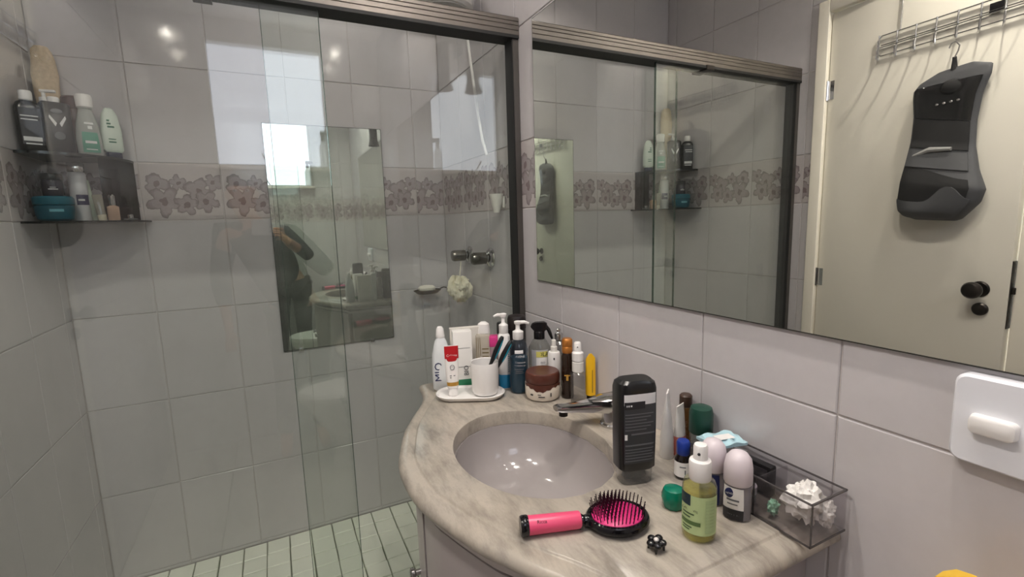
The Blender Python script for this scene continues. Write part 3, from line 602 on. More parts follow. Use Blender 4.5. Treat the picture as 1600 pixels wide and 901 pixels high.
t = mk('squeeze_bottle', 'white rounded squeeze bottle behind the toothbrush cup', 'bottle', x, y, ZT, 0, GRP_T)
S = [(0, .017, .013, 2.6), (.004, .019, .015, 2.6), (.15, .019, .015, 2.6), (.166, .016, .013, 2.4), (.172, .008, .007, 2)]
body(S, 'body', WHITE, t); decal(S, .02, .13, -130, -55, 'faint_print', CREAMW, t)
x, y = -.217, -.927
t = mk('perfume_carton', 'small clear patterned carton behind the toothbrush cup', 'box', x, y, ZT, -6, GRP_T)
B().box(-.020, .020, -.013, .013, 0, .148, .001).out('body', clear('frosted carton', (210, 204, 190), .6, (205, 198, 184)), t)
b = B(); [b.box(-.018+.005*k, -.0165+.005*k, -.0135, -.013, .07+.01*(k % 3), .142) for k in range(3)]; [b.box(-.002, .016, -.0135, -.013, .075+.011*k, .078+.011*k) for k in range(4)]; b.out('gold_pattern', plain('olive gold print', (112, 98, 66), .4, .3), t, kind='stuff')
x, y = -.192, -.943
t = mk('pink_cap_bottle', 'slim bottle with square magenta cap behind the toothbrushes', 'bottle', x, y, ZT, 10, GRP_T)
B().loft([rrect(-.0125, .0125, -.0125, .0125, 0, .003), rrect(-.0125, .0125, -.0125, .0125, .115, .003)]).out('body', clear('pink clear glass', (232, 205, 212), .35, (224, 200, 205)), t); B().box(-.0135, .0135, -.0135, .0135, .115, .145, .002).out('cap', plain('magenta cap', (206, 60, 132), .35), t)
x, y = -.150, -.905
t = mk('black_cap_bottle', 'bottle with black cap behind the tall white pump bottle', 'bottle', x, y, ZT, 0, GRP_T)
B().lathe([(.014, 0), (.016, .003), (.016, .13), (.010, .138)], 24).out('body', plain('grey bottle', (160, 156, 154), .4), t); B().lathe([(.012, .137), (.0125, .139), (.0125, .168), (.010, .171)], 22).out('cap', BLACK, t)
def pump(t, z, r, mat, lng=.032, ht=.05):
    B().lathe([(r, z), (r+.001, z+.002), (r+.001, z+ht*.42), (r*.55, z+ht*.5), (r*.45, z+ht*.55), (r*.42, z+ht*.82)], 24).out('collar', mat, t)
    rings = [sup(z+ht*.80, .0075, .0065), sup(z+ht*.86, .0095, .008), sup(z+ht*.97, .0095, .008), sup(z+ht, .006, .005)]
    B().loft(rings).out('pump_head', mat, t)
    B().tube([(0, 0, z+ht*.90), (lng*.6, 0, z+ht*.92), (lng, 0, z+ht*.84)], [.0055, .0045, .003], 10).out('nozzle', mat, t)
x, y = -.176, -.977
t = mk('pump_bottle', 'tall white pump bottle with bright blue base', 'bottle', x, y, ZT, 0, GRP_T)
S = [(0, .015, .013, 2.6), (.003, .0165, .0145, 2.6), (.150, .0165, .0145, 2.6), (.157, .012, .011, 2)]
body(S, 'body', WHITE, t); decal([(0, .0168, .0148, 2.6), (.2, .0168, .0148, 2.6)], .004, .042, -180, 180, 'blue_base', plain('bright blue print', (30, 132, 178), .4), t, na=40)
t2 = t; pump(t, .156, .0115, WHITE, -.026, .056); bars(S, [(.05+.006*k, .0025, -62, -40) for k in range(14)], 'small_print', plain('pale blue print', (110, 150, 176), .5), t)
x, y = -.104, -.915
t = mk('spray_can', 'tall black can with domed cap in the corner by the glass', 'spray can', x, y, ZT, 0, GRP_T)
B().lathe([(.024, 0), (.026, .003), (.026, .145), (.025, .148)], 32).out('body', plain('black can', (28, 24, 25), .35), t); B().lathe([(.0255, .148), (.0275, .15), (.0275, .178), (.024, .187), (.012, .190), (.002, .1905)], 32).out('cap', plain('black brown cap', (30, 24, 24), .4), t)
x, y = -.154, -1.021
t = mk('cleanser_bottle', 'blue translucent pump bottle with white pump head', 'bottle', x, y, ZT, 0, GRP_T)
S = [(0, .023, .023, 2), (.004, .026, .026, 2), (.118, .026, .026, 2), (.135, .021, .021, 2), (.146, .013, .013, 2)]
LQ = [(.003, .0246, .0246, 2), (.096, .0246, .0246, 2), (.097, .0246, .0246, 2)]
body(S, 'body', clear('blue grey clear plastic', (196, 208, 220), .07, (130, 144, 160)), t); body([(.003, .022, .022, 2)]+LQ[1:], 'liquid', plain('teal blue gel', (16, 62, 78), .3), t, label='teal blue gel inside the bottle')
pump(t, .146, .0135, WHITE, .030, .050)
decal(S, .112, .121, -112, -62, 'white_strip', WPRINT, t); text('AVENE', .0085, WPRINT, t, (.004, -.0268, .104), .0268); text('Cleanance', .0068, WPRINT, t, (.004, -.0268, .088), .0268); text('CLEANSING GEL', .0042, WPRINT, t, (.004, -.0268, .079), .0268); bars(S, [(.068, .002, -115, -60), (.063, .002, -108, -68), (.058, .002, -112, -62)], 'small_print', GPRINT, t)
x, y = -.072, -.992
t = mk('spray_bottle', 'clear spray bottle with black trigger and pale label', 'bottle', x, y, ZT, 4, GRP_T)
S = [(0, .027, .027, 2), (.004, .031, .031, 2), (.105, .031, .031, 2), (.125, .020, .020, 2), (.132, .013, .013, 2)]
body(S, 'body', clear('clear spray plastic', (206, 208, 204), .12, (196, 196, 190)), t); decal(S, .03, .104, -140, -45, 'label_paper', plain('grey label', (190, 190, 192), .5, var=.02), t); decal(S, .084, .100, -112, -52, 'yellow_panel', plain('yellow panel', (214, 206, 110), .5), t, off=.001); decal(S, .035, .083, -112, -52, 'white_panel', WHITE, t, off=.001)
text('LOLA', .016, INK, t, (.004, -.0322, .092), .0322); text('LISO', .0085, INK, t, (.004, -.0322, .068), .0322); text('MAGICO', .0068, INK, t, (.004, -.0322, .060), .0322)
B().lathe([(.015, .130), (.0155, .132), (.0155, .150), (.012, .152)], 22).out('collar', BLACK, t)
B().loft([[(-.024, -.008, .164), (-.024, .008, .164), (-.020, .008, .172), (-.020, -.008, .172)], [(-.012, -.010, .150), (-.012, .010, .150), (-.010, .009, .177), (-.010, -.009, .177)], [(.012, -.010, .150), (.012, .010, .150), (.014, .009, .178), (.014, -.009, .178)], [(.022, -.006, .158), (.022, .006, .158), (.022, .006, .174), (.022, -.006, .174)]]).out('trigger_head', BLACK, t)
B().tube([(.017, 0, .166), (.026, 0, .155), (.031, 0, .142), (.036, 0, .128)], [.006, .0055, .005, .003], 8).out('trigger', BLACK, t)
x, y = -.121, -1.091
t = mk('hair_cream_jar', 'cream jar with brown lid beside the basin', 'jar', x, y, ZT, 0, GRP_T)
S = [(0, .036, .036, 2), (.004, .042, .042, 2), (.015, .046, .046, 2), (.043, .046, .046, 2), (.046, .044, .044, 2)]
body(S, 'body', plain('cream jar', (226, 216, 202), .4, var=.02), t, 48); BRN = plain('chocolate brown lid', (84, 44, 34), .3)
B().lathe([(.0450, .046), (.0455, .047), (.0455, .064), (.043, .071), (.040, .073), (.036, .0725), (.002, .071)], 48).out('lid', BRN, t)
b = B(); rr = []
for i in range(25):
    a = math.radians(-165+150*i/24); dep = .004+.011*math.exp(-((i-11)/5)**2)+.004*math.sin(i*.9)**2; r_2 = .0466; rr.append(((r_2*math.cos(a), r_2*math.sin(a), .0455-dep), (r_2*math.cos(a), r_2*math.sin(a), .0465)))
b.loft([[p[0] for p in rr], [p[1] for p in rr]], cap=False, close=False).out('drip_print', BRN, t); bars(S, [(.018, .004, -132, -122), (.015, .0025, -104, -84), (.016, .01, -66, -62), (.021, .002, -106, -96)], 'small_print', INK, t)
x, y = -.030, -1.028
t = mk('perfume_bottle', 'clear perfume bottle with silver ball cap against the wall', 'bottle', x, y, ZT, 0, GRP_T)
S = [(0, .015, .013, 3), (.003, .0175, .015, 3), (.118, .0175, .015, 3), (.126, .009, .009, 2)]
body(S, 'body', clear('clear glass bottle', (200, 200, 198), .15, (184, 182, 180)), t); B().lathe([(.009, .126), (.0115, .129), (.0115, .146), (.006, .149), (.004, .151), (.006, .154), (.006, .158), (.002, .161)], 22).out('cap', CHROME, t)
x, y = -.060, -1.050
t = mk('serum_pump', 'small white pump bottle between jar and perfume', 'bottle', x, y, ZT, 0, GRP_T)
S = [(0, .015, .015, 2), (.003, .017, .017, 2), (.098, .017, .017, 2), (.104, .015, .015, 2)]
body(S, 'body', WHITE, t); B().lathe([(.009, .104), (.009, .118), (.0065, .12), (.006, .136), (.003, .138)], 20).out('pump', CREAMW, t); bars(S, [(.085, .006, -95, -84)], 'small_print', INK, t)
x, y = -.066, -1.126
t = mk('amber_bottle', 'dark amber bottle with copper cap beside brown lidded jar', 'bottle', x, y, ZT, 0, GRP_T)
S = [(0, .0145, .0145, 2), (.003, .0158, .0158, 2), (.112, .0158, .0158, 2), (.122, .0115, .0115, 2)]
body(S, 'body', plain('dark amber glass', (40, 26, 18), .12), t); B().lathe([(.0125, .120), (.0138, .122), (.0138, .136), (.0128, .1375), (.0138, .139), (.0138, .154), (.011, .158)], 24).out('cap', plain('copper cap', (196, 128, 60), .3, .6), t); bars(S, [(.05, .016, -102, -82), (.062, .003, -118, -66)], 'small_print', GOLD, t)
x, y = -.059, -1.163
t = mk('spray_vial', 'square clear spray bottle with white nozzle near the wall', 'bottle', x, y, ZT, 0, GRP_T)
B().loft([rrect(-.0165, .0165, -.0165, .0165, 0, .003), rrect(-.018, .018, -.018, .018, .004, .004), rrect(-.018, .018, -.018, .018, .072, .004), rrect(-.012, .012, -.012, .012, .078, .006)]).out('body', clear('thick clear glass', (226, 224, 222), .10, (190, 186, 182)), t)
B().lathe([(.012, .078), (.0145, .08), (.0145, .104), (.0125, .106)], 22).out('lower_collar', CREAMW, t); B().lathe([(.011, .106), (.0145, .108), (.0145, .128), (.0095, .132), (.009, .152), (.007, .155)], 22).out('nozzle', WHITE, t); B().ball((0, -.0092, .144), .0016, .0012, .0016, 8, 6).out('nozzle_hole', INK, t)
x, y = -.022, -1.166
t = mk('yellow_tube', 'yellow cream tube standing on black cap against the wall', 'tube', x, y, ZT, 25, GRP_T)
B().lathe([(.009, 0), (.0105, .002), (.010, .012)], 22).out('cap', BLACK, t)
S = [(.012, .0125, .0115, 2.2), (.04, .0135, .010, 2.2), (.08, .0135, .006, 2.4), (.108, .013, .0022, 3), (.120, .0035, .0015, 3)]
body(S, 'body', plain('yellow tube', (236, 184, 24), .35), t); b = B().box(-.0006, .0006, -.0119, -.0112, .02, .08); b.out('print_line', INK, t)
# a razor-like white rack lying against the wall
t = thing('white_comb', 'small white comb lying flat against the wall by yellow tube', 'comb', (-.018, -1.222, ZT), math.radians(78))
B().box(-.028, .028, -.004, .004, 0, .004, .001).out('spine', WHITE, t)
for k in range(9): B().box(-.026+.0062*k, -.024+.0062*k, -.016, -.004, .0005, .003).out('tooth', WHITE, t)
# ------------------------------------------------------------------ near end of the top
x, y = -.183, -1.519
t = mk('shampoo_bottle', 'large black bottle upside down on clear cap beside the basin', 'bottle', x, y, ZT, 27, GRP_T)
S = [(.026, .030, .020, 4), (.030, .034, .022, 4.4), (.10, .035, .023, 4.6), (.172, .035, .023, 4.6), (.182, .033, .0215, 4), (.187, .027, .017, 3.4)]
body([(0, .0275, .018, 3.6), (.002, .029, .0195, 3.6), (.034, .0315, .0205, 3.6)], 'cap', clear('clear cap plastic', (206, 206, 204), .08), t); body([(.008, .020, .013, 3), (.028, .020, .013, 3)], 'neck', plain('dark neck', (52, 52, 52), .3), t, label='dark inner neck seen through the clear cap')
body(S, 'body', plain('black bottle', (20, 20, 21), .28), t)
LB = decal(S, .042, .165, -128, -52, 'label_print', plain('charcoal label', (58, 60, 64), .4), t, nz=8)
decal(S, .147, .166, -128, -52, 'white_header', WPRINT, t, off=.0008); decal(S, .140, .153, -126, -88, 'black_panel', INK, t, off=.0011); text('SIAGE', .006, INK, t, (-.008, -.0236, .159))
bars(S, [(.145, .003, -116, -112), (.145, .003, -109, -105), (.145, .003, -102, -98)]+[(.1475, .013, -84+4*k, -82.5+4*k) for k in range(6)]+[(.086, .010, -124, -112)], 'white_marks', WPRINT, t, off=.0014)
bars(S, [(.130-.0055*k, .0018, -122, -66-10*(k % 3)) for k in range(6)]+[(.094, .003, -100, -58), (.074, .003, -122, -60)]+[(.067-.0052*k, .0018, -122, -60-9*(k % 2)) for k in range(5)], 'small_print', GPRINT, t, off=.0011)
x, y = -.073, -1.486
t = mk('white_tube', 'plain white tube standing upright beside the black bottle', 'tube', x, y, ZT, 84, GRP_T)
S = [(0, .0135, .0125, 2.2), (.003, .0145, .0135, 2.2), (.04, .015, .0125, 2.2), (.09, .0155, .007, 2.6), (.124, .0155, .0016, 4), (.131, .0155, .0012, 4)]
body(S, 'body', WHITE, t)
x, y = -.048, -1.494
t = mk('hand_cream_tube', 'white and coral tube leaning beside the plain white tube', 'tube', x, y, ZT, 66, GRP_T)
S = [(0, .012, .011, 2.2), (.003, .0135, .0125, 2.2), (.04, .0145, .010, 2.2), (.08, .015, .005, 2.8), (.096, .015, .0015, 4), (.102, .015, .0012, 4)]
body(S, 'body', CREAMW, t); decal([(a, b_+.0003, c_+.0003, d_) for a, b_, c_, d_ in S], .003, .042, -180, 180, 'coral_base', plain('coral print', (188, 112, 100), .45), t, na=40); text('MI', .014, plain('brown print', (128, 84, 70), .5), t, (0, -.0125, .066), None, PI/2)
x, y = -.022, -1.483
t = mk('brown_vial', 'slim brown bottle with dark cap against the tiled wall', 'bottle', x, y, ZT, 0, GRP_T)
B().lathe([(.010, 0), (.0115, .002), (.0115, .09), (.010, .092)], 24).out('body', clear('amber clear plastic', (150, 112, 66), .45, (116, 86, 54)), t); B().lathe([(.0112, .091), (.012, .093), (.012, .112), (.0095, .115)], 24).out('cap', plain('dark brown cap', (66, 48, 38), .35), t)
x, y = -.0315, -1.530
t = mk('green_cap_bottle', 'clear bottle with dark green domed cap behind the organizer', 'bottle', x, y, ZT, 0, GRP_T)
B().lathe([(.018, 0), (.020, .003), (.020, .056), (.017, .060)], 28).out('body', clear('clear green glass', (190, 200, 194), .12), t); B().lathe([(.0205, .058), (.0215, .06), (.0215, .096), (.019, .106), (.010, .110), (.002, .1105)], 30).out('cap', plain('dark green cap', (24, 66, 54), .35), t)
x, y = -.103, -1.556
t = mk('dropper_bottle', 'small dark bottle with blue cap and white label', 'bottle', x, y, ZT, 0, GRP_T)
S = [(0, .0125, .0125, 2), (.003, .0145, .0145, 2), (.036, .0145, .0145, 2), (.043, .0105, .0105, 2), (.046, .0095, .0095, 2)]
body(S, 'body', plain('brown black glass', (30, 24, 24), .12), t); B().lathe([(.0105, .044), (.0115, .046), (.0115, .066), (.0095, .069)], 26).out('cap', plain('royal blue cap', (26, 54, 142), .35), t); decal(S, .006, .033, -170, -30, 'label_paper', WHITE, t); bars(S, [(.012, .008, -78, -70), (.024, .002, -110, -70)], 'small_print', GPRINT, t)
x, y = -.183, -1.614
t = mk('green_pot', 'small emerald green pot beside the yellow spray bottle', 'pot', x, y, ZT, 0, GRP_T)
EM = plain('emerald plastic', (0, 116, 92), .25)
B().lathe([(.014, 0), (.0165, .003), (.018, .012), (.0178, .014)], 10).out('base', EM, t); B().lathe([(.0185, .014), (.0185, .022), (.0155, .031), (.009, .034), (.002, .0345)], 10).out('lid', EM, t)
x, y = -.203, -1.683
t = mk('oil_spray_bottle', 'pale yellow oil spray bottle with white nozzle and green label', 'bottle', x, y, ZT, 0, GRP_T)
S = [(0, .019, .019, 2), (.003, .0225, .0225, 2), (.008, .0235, .0235, 2), (.078, .0235, .0235, 2), (.086, .021, .021, 2), (.091, .014, .014, 2)]
body([(.003, .0205, .0205, 2), (.007, .0222, .0222, 2), (.076, .0222, .0222, 2)], 'oil', clear('pale yellow oil', (240, 236, 160), .16, (226, 220, 140)), t, label='pale yellow oil filling the bottle')
body(S, 'body', clear('clear yellow plastic', (240, 240, 214), .06, (220, 220, 180)), t)
decal(S, .014, .072, -165, -15, 'label_paper', plain('pale green label', (186, 206, 150), .5, var=.03), t); decal(S, .056, .073, -165, -118, 'navy_panel', plain('dark teal panel', (26, 52, 62), .5), t, off=.0009); decal(S, .028, .034, -158, -84, 'green_band', plain('olive band', (84, 112, 62), .5), t, off=.0009)
decal(S, .018, .068, -70, -28, 'pale_panel', plain('sage panel', (170, 192, 140), .5), t, off=.0009); text('CALMANTE', .0048, INK, t, (-.012, -.0202, .050), None, 0, math.radians(-30)); bars(S, [(.043, .0022, -150, -105), (.038, .0022, -150, -118), (.023, .002, -150, -112), (.019, .002, -150, -120)]+[(.062-.005*k, .0016, -66, -34) for k in range(8)]+[(.062, .003, -158, -135), (.066, .002, -158, -140)], 'small_print', plain('moss print', (70, 96, 62), .6), t)
B().lathe([(.0145, .088), (.0155, .09), (.0155, .114), (.0145, .117), (.0098, .119), (.0098, .137), (.0085, .140), (.002, .141)], 28).out('nozzle', WHITE, t); B().ball((-.002, -.0098, .129), .0022, .0012, .0022, 10, 6).out('nozzle_hole', INK, t)
PEARL = plain('pearly lilac cap', (216, 206, 212), .35, var=.03)
def roll_on(x, y, label, c1, extra):
    t = mk('roll_on_deodorant', label, 'deodorant', x, y, ZT, extra, 'roll-on deodorants')
    S = [(0, .017, .014, 2.4), (.003, .0195, .0165, 2.4), (.025, .0205, .0175, 2.4), (.055, .0195, .0175, 2.2), (.060, .0175, .0165, 2)]
    body(S, 'body', clear('smoky clear body', (190, 188, 192), .45, (176, 172, 178)), t)
    B().lathe([(.0195, .057), (.0208, .059), (.0205, .082), (.018, .096), (.012, .104), (.004, .107), (.001, .107)], 32).out('cap', PEARL, t)
    decal(S, .006, .054, -150, -62, 'label_paper', c1, t); decal(S, .003, .020, -150, -62, 'label_foot', INK if c1 is WHITE else NAVY, t, off=.0009)
    B().ball((-.0085, -.0166, .045), .0075, .0016, .008, 18, 10).xf(Matrix.Identity(4)).out('oval_logo', NAVY, t); text('NIVEA', .0042, WPRINT, t, (-.0085, -.0188, .045)); bars(S, [(.033, .003, -125, -80), (.027, .002, -120, -85), (.010, .002, -120, -80)], 'small_print', GPRINT, t)
roll_on(-.117, -1.679, 'roll-on deodorant with white and black label beside the organizer', WHITE, -6)
roll_on(-.117, -1.632, 'roll-on deodorant with navy label behind the oil spray bottle', NAVY, 0)
# hair brush
br = thing('hair_brush', 'pink handled oval hair brush lying on the marble', 'hair brush', (-.29, -1.607, ZT), math.radians(-18.5))
PINK = plain('pink handle', (232, 84, 124), .35, var=.03); BLKG = plain('black lacquer', (14, 13, 16), .12)
Mx = Matrix.Translation((0, 0, .0152)) @ Matrix.Rotation(-PI/2, 4, 'Y')
B().lathe([(.0115, .058), (.0126, .060), (.0132, .10), (.0138, .138)], 28).xf(Mx).out('handle', PINK, br)
B().lathe([(.0138, .137), (.0152, .139), (.0152, .146), (.0138, .149)], 28).xf(Mx).out('end_cap', BLKG, br)
B().lathe([(.007, .040), (.0095, .046), (.0085, .052), (.0110, .056), (.0110, .060)], 24).xf(Matrix.Translation((0, 0, .0122)) @ Matrix.Rotation(-PI/2, 4, 'Y')).out('neck', BLKG, br)
B().loft([sup(.0, .030, .026), sup(.003, .043, .036), sup(.010, .049, .041), sup(.015, .0485, .0405), sup(.018, .046, .038), sup(.0185, .042, .034), sup(.016, .038, .031)]).out('head_frame', BLKG, br)
B().loft([sup(.015, .0395, .0325), sup(.018, .039, .032), sup(.0215, .032, .026), sup(.0238, .018, .015), sup(.0243, .004, .003)]).out('cushion', plain('hot pink cushion', (224, 50, 128), .4), br)
b = B()
for i in range(-7, 8):
    for j in range(-6, 7):
        px_, py_ = i*.0056+(.0028 if j % 2 else 0), j*.0056; q = (px_/.0375)**2+(py_/.031)**2
        if q > 1: continue
        zz = .0243-.006*q; b.tube([(px_, py_, zz-.002), (px_*1.13, py_*1.13, zz+.0165)], [.0009, .0007], 5).ball((px_*1.135, py_*1.135, zz+.0172), .0011, n=6, m=4)
b.out('bristles', plain('black bristle', (30, 10, 22), .4), br, kind='stuff'); text('Ricca', .007, INK, br, (-.118, -.0098, .0252)).rotation_euler = (math.radians(-35), 0, 0)
# flower clip
fl = thing('flower_hair_clip', 'tiny black flower hair clip with pale stone on the marble', 'hair clip', (-.279, -1.678, ZT), .4)
for k in range(5): a = 2*PI*k/5; B().ball((.0085*math.cos(a), .0085*math.sin(a), .0125+.001*math.cos(a)), .0058, .0058, .0042, 12, 8).out('petal', BLKG, fl)
B().ball((0, 0, .0155), .0038, .0038, .003, 12, 8).out('stone', plain('pale stone', (214, 210, 206), .2), fl)
for k in range(4):
    a = 2*PI*k/4+.4; B().tube([(.003*math.cos(a), .003*math.sin(a), .012), (.010*math.cos(a), .010*math.sin(a), .008), (.0105*math.cos(a), .0105*math.sin(a), .0012)], [.003, .0026, .0014], 8).out('claw', BLKG, fl)
# organizer
ACR = clear('smoky acrylic', (238, 236, 238), .02, (150, 146, 148), .05); ACE = clear('acrylic edge', (126, 122, 122), .5, (104, 100, 100))
OX0, OX1, OY0, OY1, OH = -.094, -.012, -1.778, -1.556, .064
og = thing('acrylic_organizer', 'clear smoky acrylic organizer box at the wall end of vanity', 'organizer', (OX0, OY0, ZT))
ow, ol, th = OX1-OX0, OY1-OY0, .0024
for nm, bx in (('floor_panel', (0, ow, 0, ol, 0, th)), ('front_panel', (0, th, 0, ol, th, OH)), ('back_panel', (ow-th, ow, 0, ol, th, OH)), ('end_panel', (th, ow-th, 0, th, th, OH)), ('end_panel', (th, ow-th, ol-th, ol, th, OH)), ('divider', (th, ow-th, .088, .088+th, th, OH-.004))):
    B().box(*bx).out(nm, ACR, og, sharp=0)
for nm, bx in (('rim_edge', (-.0003, th, 0, ol, OH-.001, OH+.0012)), ('rim_edge', (ow-th, ow, 0, ol, OH-.001, OH+.0012)), ('rim_edge', (0, ow, -.0003, th, OH-.001, OH+.0012)), ('corner_edge', (-.0004, th, -.0004, .0008, 0, OH)), ('corner_edge', (-.0004, .001, .0875, .0905, 0, OH)), ('base_edge', (-.0004, .0004, 0, ol, 0, .003)), ('base_edge', (0, ow, -.0006, .0004, 0, .003))):
    B().box(*bx).out(nm, ACE, og, sharp=0)
TIS = plain('white tissue', (232, 230, 226), .9, var=.03)
tag(crumple((-.052, -1.742, ZT+.003), .030, 1, 'cotton_ball', TIS, None, .95, .85, .95), 'large crumpled white tissue in the acrylic organizer', 'tissue', 'crumpled tissues')
tag(crumple((-.034, -1.7635, ZT+.003), .014, 2, 'cotton_ball', TIS, None, 1, .8, 1.6), 'small crumpled white tissue at the end of the organizer', 'tissue', 'crumpled tissues')
tag(crumple((-.073, -1.708, ZT+.003), .010, 3, 'sweet_wrapper', plain('mint foil', (150, 196, 170), .4), None, 1, .8, 1.3), 'crumpled mint green wrapper in the acrylic organizer', 'wrapper')
t = thing('compact_case', 'flat black compact case standing in the organizer', 'compact', (-.030, -1.640, ZT+.0028), math.radians(4))
B().box(-.008, .008, -.036, .030, 0, .052, .003).out('case', BLACK, t); B().box(-.0095, -.008, -.03, .024, .006, .046, .0006).out('lid', plain('dark glass lid', (44, 42, 44), .1), t)
t = thing('lip_balm', 'small clear lidded pot lying in the organizer beside deodorant', 'pot', (-.072, -1.662, ZT+.0028))
B().lathe([(.012, 0), (.0135, .002), (.0135, .016)], 24).out('base', clear('cloudy pot', (222, 216, 220), .4), t); B().lathe([(.0142, .016), (.0142, .028), (.012, .031)], 24).out('lid', PEARL, t)
t = thing('foil_strip', 'silver foil blister strip poking out of the organizer', 'foil', (-.055, -1.634, ZT+.0028), math.radians(20))
pb = B().box(-.001, .001, -.011, .011, 0, .072); pb.out('card', plain('silver foil', (196, 196, 198), .25, .8), t)
for k in range(3): B().ball((-.001, 0, .02+.018*k), .003, .005, .006, 10, 6).out('blister', WHITE, t)
t = thing('face_mask_packet', 'pale blue folded packet lying across the organizer', 'packet', (-.045, -1.588, ZT+OH+.0016), math.radians(-12))
b = B(); n_ = 12
top = [[(-.034+.068*i/n_, -.024+.048*j/4, .006+.003*math.sin(i*1.9)*(j % 2)+.002*math.sin(j+i)) for j in range(5)] for i in range(n_+1)]
bot = [[(x_, y_, 0) for x_, y_, _ in r] for r in top]
b.loft([r+list(reversed(q)) for r, q in zip(top, bot)]).out('sheet', plain('pale blue film', (178, 212, 222), .35, var=.05), t, sharp=30); B().box(-.012, .020, -.010, .008, .0085, .0092).out('white_label', WHITE, t)
# switch plate
sw = thing('switch_plate', 'large white switch plate with rocker below the mirror', 'switch', (0, -1.951, 1.0735))
B().loft([[(x_, y_, z_) for y_, z_, _ in rrect(-.0655, .0655, -.053, .053, 0, .012)] for x_ in (-.001,)]+[[(-.014, y_, z_) for y_, z_, _ in rrect(-.0655, .0655, -.053, .053, 0, .012)], [(-.018, y_, z_) for y_, z_, _ in rrect(-.0625, .0625, -.050, .050, 0, .010)]]).out('plate', plain('cool white plate', (232, 234, 240), .35, var=.015), sw)
B().loft([[(-.018, y_, z_) for y_, z_, _ in rrect(.006, .048, -.012, .010, 0, .006)], [(-.028, y_, z_) for y_, z_, _ in rrect(.007, .046, -.011, .009, 0, .006)], [(-.0295, y_, z_) for y_, z_, _ in rrect(.009, .044, -.009, .007, 0, .005)]]).out('rocker', WHITE, sw)
B().loft([[(-.018, y_, z_) for y_, z_, _ in rrect(-.048, -.006, -.012, .010, 0, .006)], [(-.028, y_, z_) for y_, z_, _ in rrect(-.046, -.007, -.011, .009, 0, .006)]]).out('rocker', WHITE, sw)
# toilet and the yellow cloth on its tank
to = thing('toilet', 'white ceramic toilet beside the vanity', 'toilet', (-.001, -2.12, 0))
B().loft([rrect(-.19, -.012, -.19, .19, .40, .03), rrect(-.20, -.012, -.20, .20, .78, .03)]).out('tank', CERW, to)
B().loft([rrect(-.21, -.008, -.21, .21, .781, .03), rrect(-.21, -.008, -.21, .21, .80, .03), rrect(-.20, -.012, -.20, .20, .812, .03)]).out('tank_lid', CERW, to)
B().loft([sup(0, .20, .11, 2.6, 36, -.33), sup(.12, .17, .09, 2.4, 36, -.33), sup(.25, .22, .15, 2.2, 36, -.36), sup(.38, .27, .185, 2.1, 36, -.40), sup(.40, .27, .185, 2.1, 36, -.40)]).out('bowl', CERW, to); B().loft([sup(.401, .272, .187, 2.1, 36, -.40), sup(.425, .27, .185, 2.1, 36, -.40)]).out('seat_lid', WHITE, to)
YEL = plain('yellow cloth', (240, 196, 70), .8, var=.08)
b = B(); rings = []
for k in range(8):
    z_ = [0, .02, .05, .075, .095, .108, .115, .118][k]; rr_ = [.05, .056, .052, .046, .04, .03, .018, .004][k]
    rings.append([((rr_*(1+.22*math.sin(5*a+k*.5)+.16*math.sin(11*a)))*math.cos(a), (rr_*(1+.22*math.sin(5*a+k*.5)+.16*math.sin(11*a)))*math.sin(a), z_+(.010*math.sin(7*a) if 2 < k < 7 else 0)) for a in (2*PI*i/48 for i in range(48))])
tag(b.loft(rings).out('yellow_cloth', YEL, None, (-.105, -1.965, .8125), sharp=30), 'crumpled yellow cloth at bottom right beside the vanity', 'cloth')
# spray bottle on the window sill
t = thing('sill_bottle', 'pale bottle with dark trigger standing on the window sill', 'bottle', (-.385, YR+.04, WZ0-.0135))
B().lathe([(.024, 0), (.027, .004), (.027, .13), (.014, .155), (.013, .165)], 26).out('body', clear('frosted white plastic', (226, 226, 224), .4), t); B().lathe([(.015, .165), (.015, .185), (.010, .19), (.010, .205)], 20).box(-.016, .045, -.009, .009, .195, .225, .004).out('trigger_head', DARKM, t)
# ------------------------------------------------------------------ hook rack and wash bag on the door
RA = math.radians(3.2); DP = Vector((-W-.004, DY0-.004, 0))
rk = thing('hook_rack', 'chrome over-door hook rack with a row of hooks', 'hook rack', DP, RA)
ZR = 1.90
for z_, xo in ((ZR+.045, .005), (ZR+.012, .005), (ZR+.003, .012), (ZR-.025, .005)): B().tube([(xo, -.19, z_-.0), (xo, -.60, z_)], .0022).out('rail_wire', CHROME, rk)
B().tube([(.005, -.19, ZR+.045), (.005, -.178, ZR+.03), (.005, -.176, ZR-.01), (.005, -.19, ZR-.025)], .0022).out('end_wire', CHROME, rk); B().tube([(.005, -.60, ZR+.045), (.005, -.607, ZR+.03), (.005, -.607, ZR-.01), (.005, -.60, ZR-.025)], .0022).out('end_wire', CHROME, rk)
hook_y = [-.184-.0585*k for k in range(8)]
for y_ in hook_y: B().tube([(.008, y_, ZR+.047), (.009, y_, ZR-.028), (.012, y_, ZR-.040), (.024, y_-.004, ZR-.047), (.036, y_-.010, ZR-.040), (.041, y_-.013, ZR-.012)], .0026).out('hook', CHROME, rk)
for y_ in (-.25, -.55):
    B().tube([(.005, y_, ZR+.045), (.004, y_, DZ-.03), (.003, y_, DZ-.006)], .002).out('hanger_wire', CHROME, rk)
B().box(.003, .007, -.53, -.495, ZR+.003, ZR+.034, .001).out('pad', BLACK, rk)
BG1 = plain('charcoal nylon', (74, 75, 78), .7, var=.1, scale=60); BG2 = plain('black mesh', (30, 30, 31), .8, var=.1); BGC = clear('clear vinyl window', (120, 120, 120), .35, (54, 54, 55), .08, .06)
bgx, bgy = .026, hook_y[4]-.006
